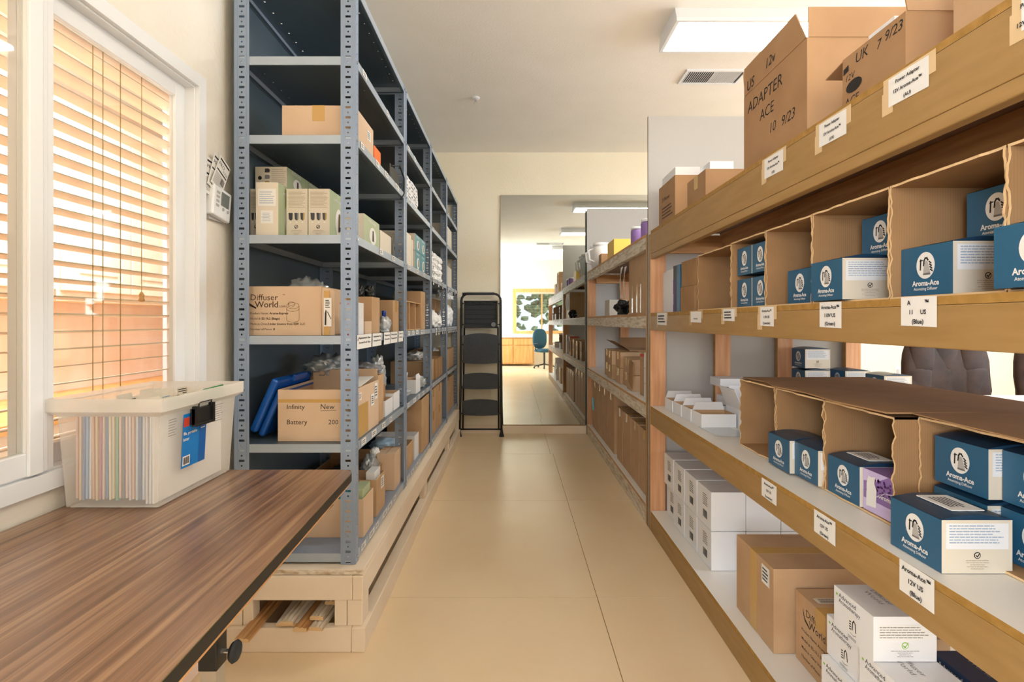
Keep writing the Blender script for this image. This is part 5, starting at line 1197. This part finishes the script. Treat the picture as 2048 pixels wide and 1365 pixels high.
side_cubbies(3.84, 3, .27, S[3], S[3]+.28, ['tan cubby with white bags, third rack fourth shelf, %s' % s for s in o9], g5)
side_cubbies(4.75, 2, .36, S[3]-.0+.0, S[3]+.0+.001, [], g5) if 0 else None
for k in range(3):
    for j in range(4): bag(o9[k]+' column of white bundles, '+['lowest', 'second', 'third', 'top'][j]+' one, third rack upper shelf', XF-.035, 3.97+k*.27, S[3]+.001+j*.055, .035, .10, .035, k*7+j, group='white bundles on the third and fourth racks')
side_cubbies(4.74, 3, .26, S[2]+.0, S[2]+.27, ['tan cubby on the third shelf up of the last rack, %s' % s for s in o9], 'upright cubbies on the third shelf of the far racks')
side_cubbies(3.84, 3, .27, S[2]+.0, S[2]+.26, ['tan cubby on the third shelf up of the third rack, %s' % s for s in o9], 'upright cubbies on the third shelf of the far racks')
for k in range(3): bag('white plastic bag bulging over the third shelf edge, third rack, '+o9[k], XF-.05, 3.97+k*.25, S[2]+.001, .055, .11, .10-.02*k, 60+k, group='white bags bulging off the third shelf')
for k in range(3): bag('white plastic bag bulging over the third shelf edge, last rack, '+o9[k], XF-.06, 4.94+k*.2, S[2]+.001, .06, .10, .08+.02*k, 70+k, group='white bags bulging off the third shelf')
for k in range(3):
    for j in range(2): bag('white bundle near the ladder on the last rack, '+o9[k]+[' lower', ' upper'][j], XF-.05, 4.87+k*.25, S[3]-.0+.001+.0+j*.0 if 0 else S[2]+.272+j*.05, .05, .10, .03, 80+k*3+j, group='white bundles on the third and fourth racks')
# third shelf up (S[2]) of the near racks
z = S[2]
def art_big(b):
    dw(b, (-1.055, 1.9994, z+.012), *UF, 1.05)
    b.text('TM', (-.885, 1.9994, z+.155), *UF, .007, 'ink_brown')
    for k, (a, c) in enumerate((('Product Name: ', 'Aroma-Express'), ('Model #: ', 'ES-10.2 (Beige)'), ('Made in China ', 'Under Licence from ESIP, LLC'), ('Number of Pieces: ', '8'))):
        y = z+.082-k*.0205; b.text(a, (-1.009, 1.9994, y), *UF, .0115, 'ink_brown'); wd = text_geo(a, 0)[3]*.0115; b.text(c, (-1.006+wd, 1.9994, y), *UF, .0115, 'ink_brown', .025)
    o = (-.845, 1.9994, z+.05); n = 20; R = .024
    def el(cx, cz, ra, rb, a0=0, a1=360): return [(cx+ra*math.cos(math.radians(a0+(a1-a0)*i/n)), cz+rb*math.sin(math.radians(a0+(a1-a0)*i/n))) for i in range(n+1)]
    for pts in (el(0, .012, R, .010, 180, 360), [(-R, .012), (-R, .065)], [(R, .012), (R, .065)], el(0, .065, R, .012), el(0, .055, R, .012, 180, 360), el(-.006, .073, .012, .007), el(-.006, .067, .012, .007, 180, 360), [(-.018, .067), (-.018, .073)], [(.006, .067), (.006, .073)]): b.stroke(o, *UF, pts, .0011, 'ink_brown')
t = tray('large_carton', 'tan carton printed with a wordmark and a drawn canister, nearest rack', -1.025, -.735, 2.0, 2.30, z, z+.19, 'card_light', None, art=art_big)
b = MB(); b.poly([(-.728, 1.992, z+.002), (-.683, 1.998, z+.002), (-.683, 1.998, z+.172), (-.70, 1.996, z+.18), (-.728, 1.992, z+.185), (-.731, 1.992, z+.14)], 'card_light'); f = b.ob('flap', t, solid=.003)
b = MB(); b.rect((-.722, 1.9900, z+.002), *UF, 0, .022, 0, .17, 'tape'); b.ob('packing_tape', f)
b = MB(); b.rect((-.722, 1.9885, z+.035), *UF, 0, .030, 0, .11, 'white_paper'); b.flat((-.722, 1.988, z+.035), *UF, [(.003, .005), (.010, .005), (.011, .06), (.008, .065), (.004, .05)], 'ink'); b.stroke((-.722, 1.988, z+.035), *UF, [(.015, .055), (.027, .03)], .003, 'ink')
b.lines((-.716, 1.988, z+.105), *UF, .018, .033, 5, 'ink', 4); b.ob('paper_label', t)
bag('sheet of clear bubble wrap poking out of the wordmark carton', -.86, 2.17, z+.05, .10, .08, .10, 5, 'poly', .5, 'bubble_wrap', 5)
t = carton('product_box', 'white box with red edges behind the front post', -.680, -.612, 2.05, 2.14, z, z+.13, 'white_card', tape=None, seam=False, art=lambda b: (b.rect((-.68, 2.0493, z), *UF, 0, .068, .122, .130, 'red'), b.rect((-.68, 2.0493, z), *UF, 0, .068, .001, .006, 'red'), b.text('G', (-.676, 2.0493, z+.09), *UF, .02, 'ink', .02)))
carton('small_carton', 'tiny tan carton at the shelf edge behind the front post', -.66, XF, 2.16, 2.26, z, z+.055, 'card_light', tape=None)
carton('small_carton', 'tan carton with dark side print, nearest rack third shelf', -.82, -.628, 2.322, 2.46, z, z+.165, 'card', tape=None); carton('small_carton', 'brown carton behind the blue capped bottle', -.82, -.618, 2.69, 2.84, z, z+.165, 'card', tape='x')
for k, (x, y) in enumerate(((-.70, 2.38), (-.665, 2.42))): bag(['larger', 'smaller'][k]+' black pointed pouch on top of the tan carton', x, y, z+.166, .02, .025, .03, 30+k, 'black', .7, 'black_pouch')
x, y = -.640, 2.59; t = thing('spray_bottle', 'white bottle with a shiny blue cap in a clear bag', 'bottle', (x, y, z))
MB().lathe((x, y, z+.001), [(.026, 0), (.027, .01), (.026, .035), (.012, .062), (.010, .07)], 'white_trim', 20).ob('body', t); MB().lathe((x, y, z+.07), [(.0105, 0), (.0105, .036), (.009, .038)], 'cap_blue', 16).ob('cap', t)
bag('clear plastic bag wrapped around the blue capped bottle', x, y, z, .034, .034, .045, 9, 'poly', .35)
side_cubbies(2.95, 3, .185, z, z+.175, ['small tan cubby on the second rack, '+s+' from the front' for s in o9], 'three small cubbies on the second rack', -.80, -.006)
carton('small_carton', 'taller tan carton at the far side of the small cubbies', -.80, -.62, 3.53, 3.70, z, z+.26, 'card', tape=None)
# second shelf up
z = S[1]
t = thing('plastic_case', 'blue plastic storage case leaning against the rack back', 'case', (-.96, 2.1, z))
def case_slab(p0, th, ln, y0, y1, m, nm, bev, off=0.0):
    a = math.radians(66); d = V((math.cos(a), 0, math.sin(a))); n = V((-math.sin(a), 0, math.cos(a))); b = MB(); P = V(p0)+n*off
    v = [P, P+d*ln, P+d*ln+n*th, P+n*th]; b.add([(*q.to_tuple(), ) for q in [V((p.x, y0, p.z)) for p in v]+[V((p.x, y1, p.z)) for p in v]], [(0, 1, 2, 3), (7, 6, 5, 4), (0, 4, 5, 1), (1, 5, 6, 2), (2, 6, 7, 3), (3, 7, 4, 0)], m); return b.ob(nm, t, bevel=bev)
case_slab((-1.0, 0, z+.026), .03, .225, 2.02, 2.42, 'blue_case', 'lid', .01, .0); case_slab((-.985, 0, z+.012), .025, .2, 2.03, 2.41, 'blue_case', 'base', .01, -.03+.02)
case_slab((-.88, 0, z+.2), .014, .03, 2.15, 2.28, 'blue_case', 'handle', .004, .03)
def art_inf(b):
    o = (-.903, 1.9995, z); hand(b, o, *UF, [('Infinity', .035, .125-.0, .026, .05), ('New', .165, .125, .028, .05), ('Battery', .035, .066, .027, .05), ('200', .195, .066, .026, .05)]); b.stroke((-.903, 1.9993, z), *UF, [(.165, .118), (.225, .120)], .0015, 'ink')
    b.rect((-.903, 1.9997, z), *UF, 0, .298, .150, .163, 'tape'); b.rect((-.6045, 2.0, z), *UL, .02, .18, .003, .13, 'tape')
tray('large_carton', 'battered open carton hand marked Infinity New Battery', -.903, -.605, 2.0, 2.35, z, z+.20, 'card_light', {'b': (.05, -10)}, art=art_inf, stickers=(((-.6035, 2.22, z+.10), UL, .05, .05), ((-.6035, 2.05, z+.15), UL, .03, .03), ((-.6035, 2.28, z+.12), UL, .045, .07)))
tray('large_carton', 'second open tan carton right behind the marked one', -.93, -.612, 2.37, 2.47, z, z+.215, 'card', {'f': (.03, 20)})
MB2 = MB(); MB2.poly([(-.66, 2.05, z+.205), (-.60, 2.05, z+.205), (-.60, 2.25, z+.225), (-.67, 2.27, z+.222)], 'white_paper'); tag(MB2.ob('paper_sheet', loc=(-.63, 2.15, z+.2), solid=.001), 'white sheet of paper lying over the edge of the marked carton', 'paper')
bag('crumpled clear plastic bag above the blue case', -.86, 2.42, z+.216, .085, .10, .05, 15, 'poly', .8); bag('grey tangled bag of parts above the second carton', -.70, 2.42, z+.216, .09, .045, .03, 16, 'grey_mid', .8); 
bag('upright twisted clear bag behind the front post', -.68, 2.62, z+.12, .035, .06, .09, 17, 'poly', .8)
tray('small_box', 'brown open box of bagged parts behind the marked carton', -.75, -.64, 2.50, 2.62, z, z+.15, 'card_dark'); 
tray('small_box', 'small narrow white box at the second shelf edge', -.665, XF, 2.50, 2.66, z, z+.078, 'white_card', inner='card_light', th=.002); tray('small_box', 'larger open white box beside the second rack post', -.72, XF, 2.68, 2.82, z, z+.09, 'white_card', inner='card_light', th=.002)
tray('small_box', 'open white box with its flap up on the second rack', -.70, XF, 3.30, 3.46, z, z+.09, 'white_card', {'l': (.035, -10), 'r': (.03, -20, .05)}, inner='card_light', th=.002)
bag('clear bag of small fittings on the second rack', -.67, 3.10, z, .05, .10, .035, 18, 'poly', .6); bag('clear bag of small fittings behind the white open box', -.66, 3.62, z, .05, .08, .045, 19, 'poly', .6)
carton('large_carton', 'wide brown carton at the start of the third rack', -.90, -.62, 3.84, 4.10, z, z+.165, 'card', tape=None)
for k in range(5):
    b = MB().box(-.80, XF, 4.15+k*.085, 4.19+k*.085, z+.001, z+.16, 'card_corr'); b.box(-.80, XF+.0005, 4.194+k*.085, 4.20+k*.085, z+.001, z+.157, 'card'); tag(b.ob('flat_carton', loc=(-.7, 4.17+k*.085, z)), ['first', 'second', 'third', 'fourth', 'fifth'][k]+' flattened tan carton standing on edge on the third rack', 'box', 'flattened cartons on edge')
tray('large_carton', 'open brown carton with clear bags on the last rack', -.95, -.62, 4.76, 5.10, z, z+.19, 'card'); tray('large_carton', 'open brown carton closest to the step ladder', -.95, -.62, 5.14, 5.5, z, z+.19, 'card'); bag('clear bag in the open carton on the last rack', -.78, 4.93, z+.06, .09, .09, .09, 21, 'poly', .6); bag('clear crumpled film on the third rack second shelf', -.74, 3.97, z+.166, .08, .10, .035, 22, 'poly', .7)
# lowest shelf
z = S[0]
tray('small_carton', 'open tan carton holding green packets, lowest shelf', -.86, -.602, 2.10, 2.25, z, z+.155, 'card_light')
for k in range(3): carton('packet', ['pale green packet leaning out of the tan carton', 'blue green packet in the middle of the tan carton', 'cream packet at the left of the tan carton'][k], -.655-k*.065, -.61-k*.065, 2.12, 2.23, z+.006, z+.19-k*.012, ['sage', 'teal', 'cream_card'][k], None, None, seam=False)
tray('small_carton', 'tan carton with a white label holding a striped packet', -.83, -.607, 2.32, 2.48, z, z+.165, 'card', stickers=(((-.6055, 2.40, z+.10), UL, .05, .055),))
carton('packet', 'white packet with a blue flower in the labelled tan carton', -.66, -.62, 2.34, 2.44, z+.006, z+.195, 'white_card', tape=None, seam=False, art=lambda b: b.disc((-.66, 2.3393, z+.12), *UF, .02, .02, .01, .01, 'aqua', 10))
tray('small_carton', 'brown carton with bubble wrapped parts, lowest shelf', -.97, -.672, 2.53, 2.76, z, z+.145, 'card_dark', {'b': (.05, 20)})
bag('silver bubble wrapped bundle on the brown carton', -.725, 2.64, z+.06, .04, .07, .075, 23, 'poly', .5, 'bubble_wrap', 5); bag('dark bubble wrapped bundle inside the brown carton', -.86, 2.64, z+.05, .065, .06, .05, 24, 'grey_dark', .6, 'bubble_wrap', 5); bag('small white wrapped part above the bubble wrap', -.72, 2.72, z+.16, .025, .03, .03, 25, 'bag_white', .4)
carton('small_carton', 'tall closed tan carton at the end of the nearest rack, lowest shelf', -.70, -.609, 2.683, 2.85, z, z+.19, 'card_light', tape=None, group=None)
tray('small_carton', 'open tan carton in front of the white carton, second rack', -.80, -.614, 2.96, 3.23, z, z+.14, 'card'); tray('small_carton', 'open white carton behind the tan one, second rack lowest shelf', -.86, -.614, 3.27, 3.41, z, z+.15, 'white_card')
bag('pale blue bag folded over the open tan carton', -.74, 3.02, z+.13, .08, .09, .035, 26, 'blue_pale', .4, sm=True) if 'blue_pale' in M else None
tray('large_carton', 'tall open brown carton filling the lowest shelf of the second rack', -.83, -.60, 3.44, 3.75, z, z+.355, 'card')
for k, (y, j) in enumerate(((3.85, 0), (3.85, 1), (4.18, 0), (4.18, 1))): carton('small_carton', ['lower', 'upper'][j]+' tan carton of the '+['nearer', 'farther'][k//2]+' pair on the third rack', -.83, XF+.004, y, y+.31, z+j*.178, z+j*.178+.176, 'card', 'stacked tan cartons on the third rack', 'x')
tray('large_carton', 'tall tan carton first on the last rack, lowest shelf', -.86, -.612, 4.75, 5.06, z, z+.30, 'card'); tray('large_carton', 'tall tan carton second on the last rack, lowest shelf', -.86, -.612, 5.10, 5.45, z, z+.32, 'card')
for o in bpy.data.objects:
    if '_o' in o: del o['_o']
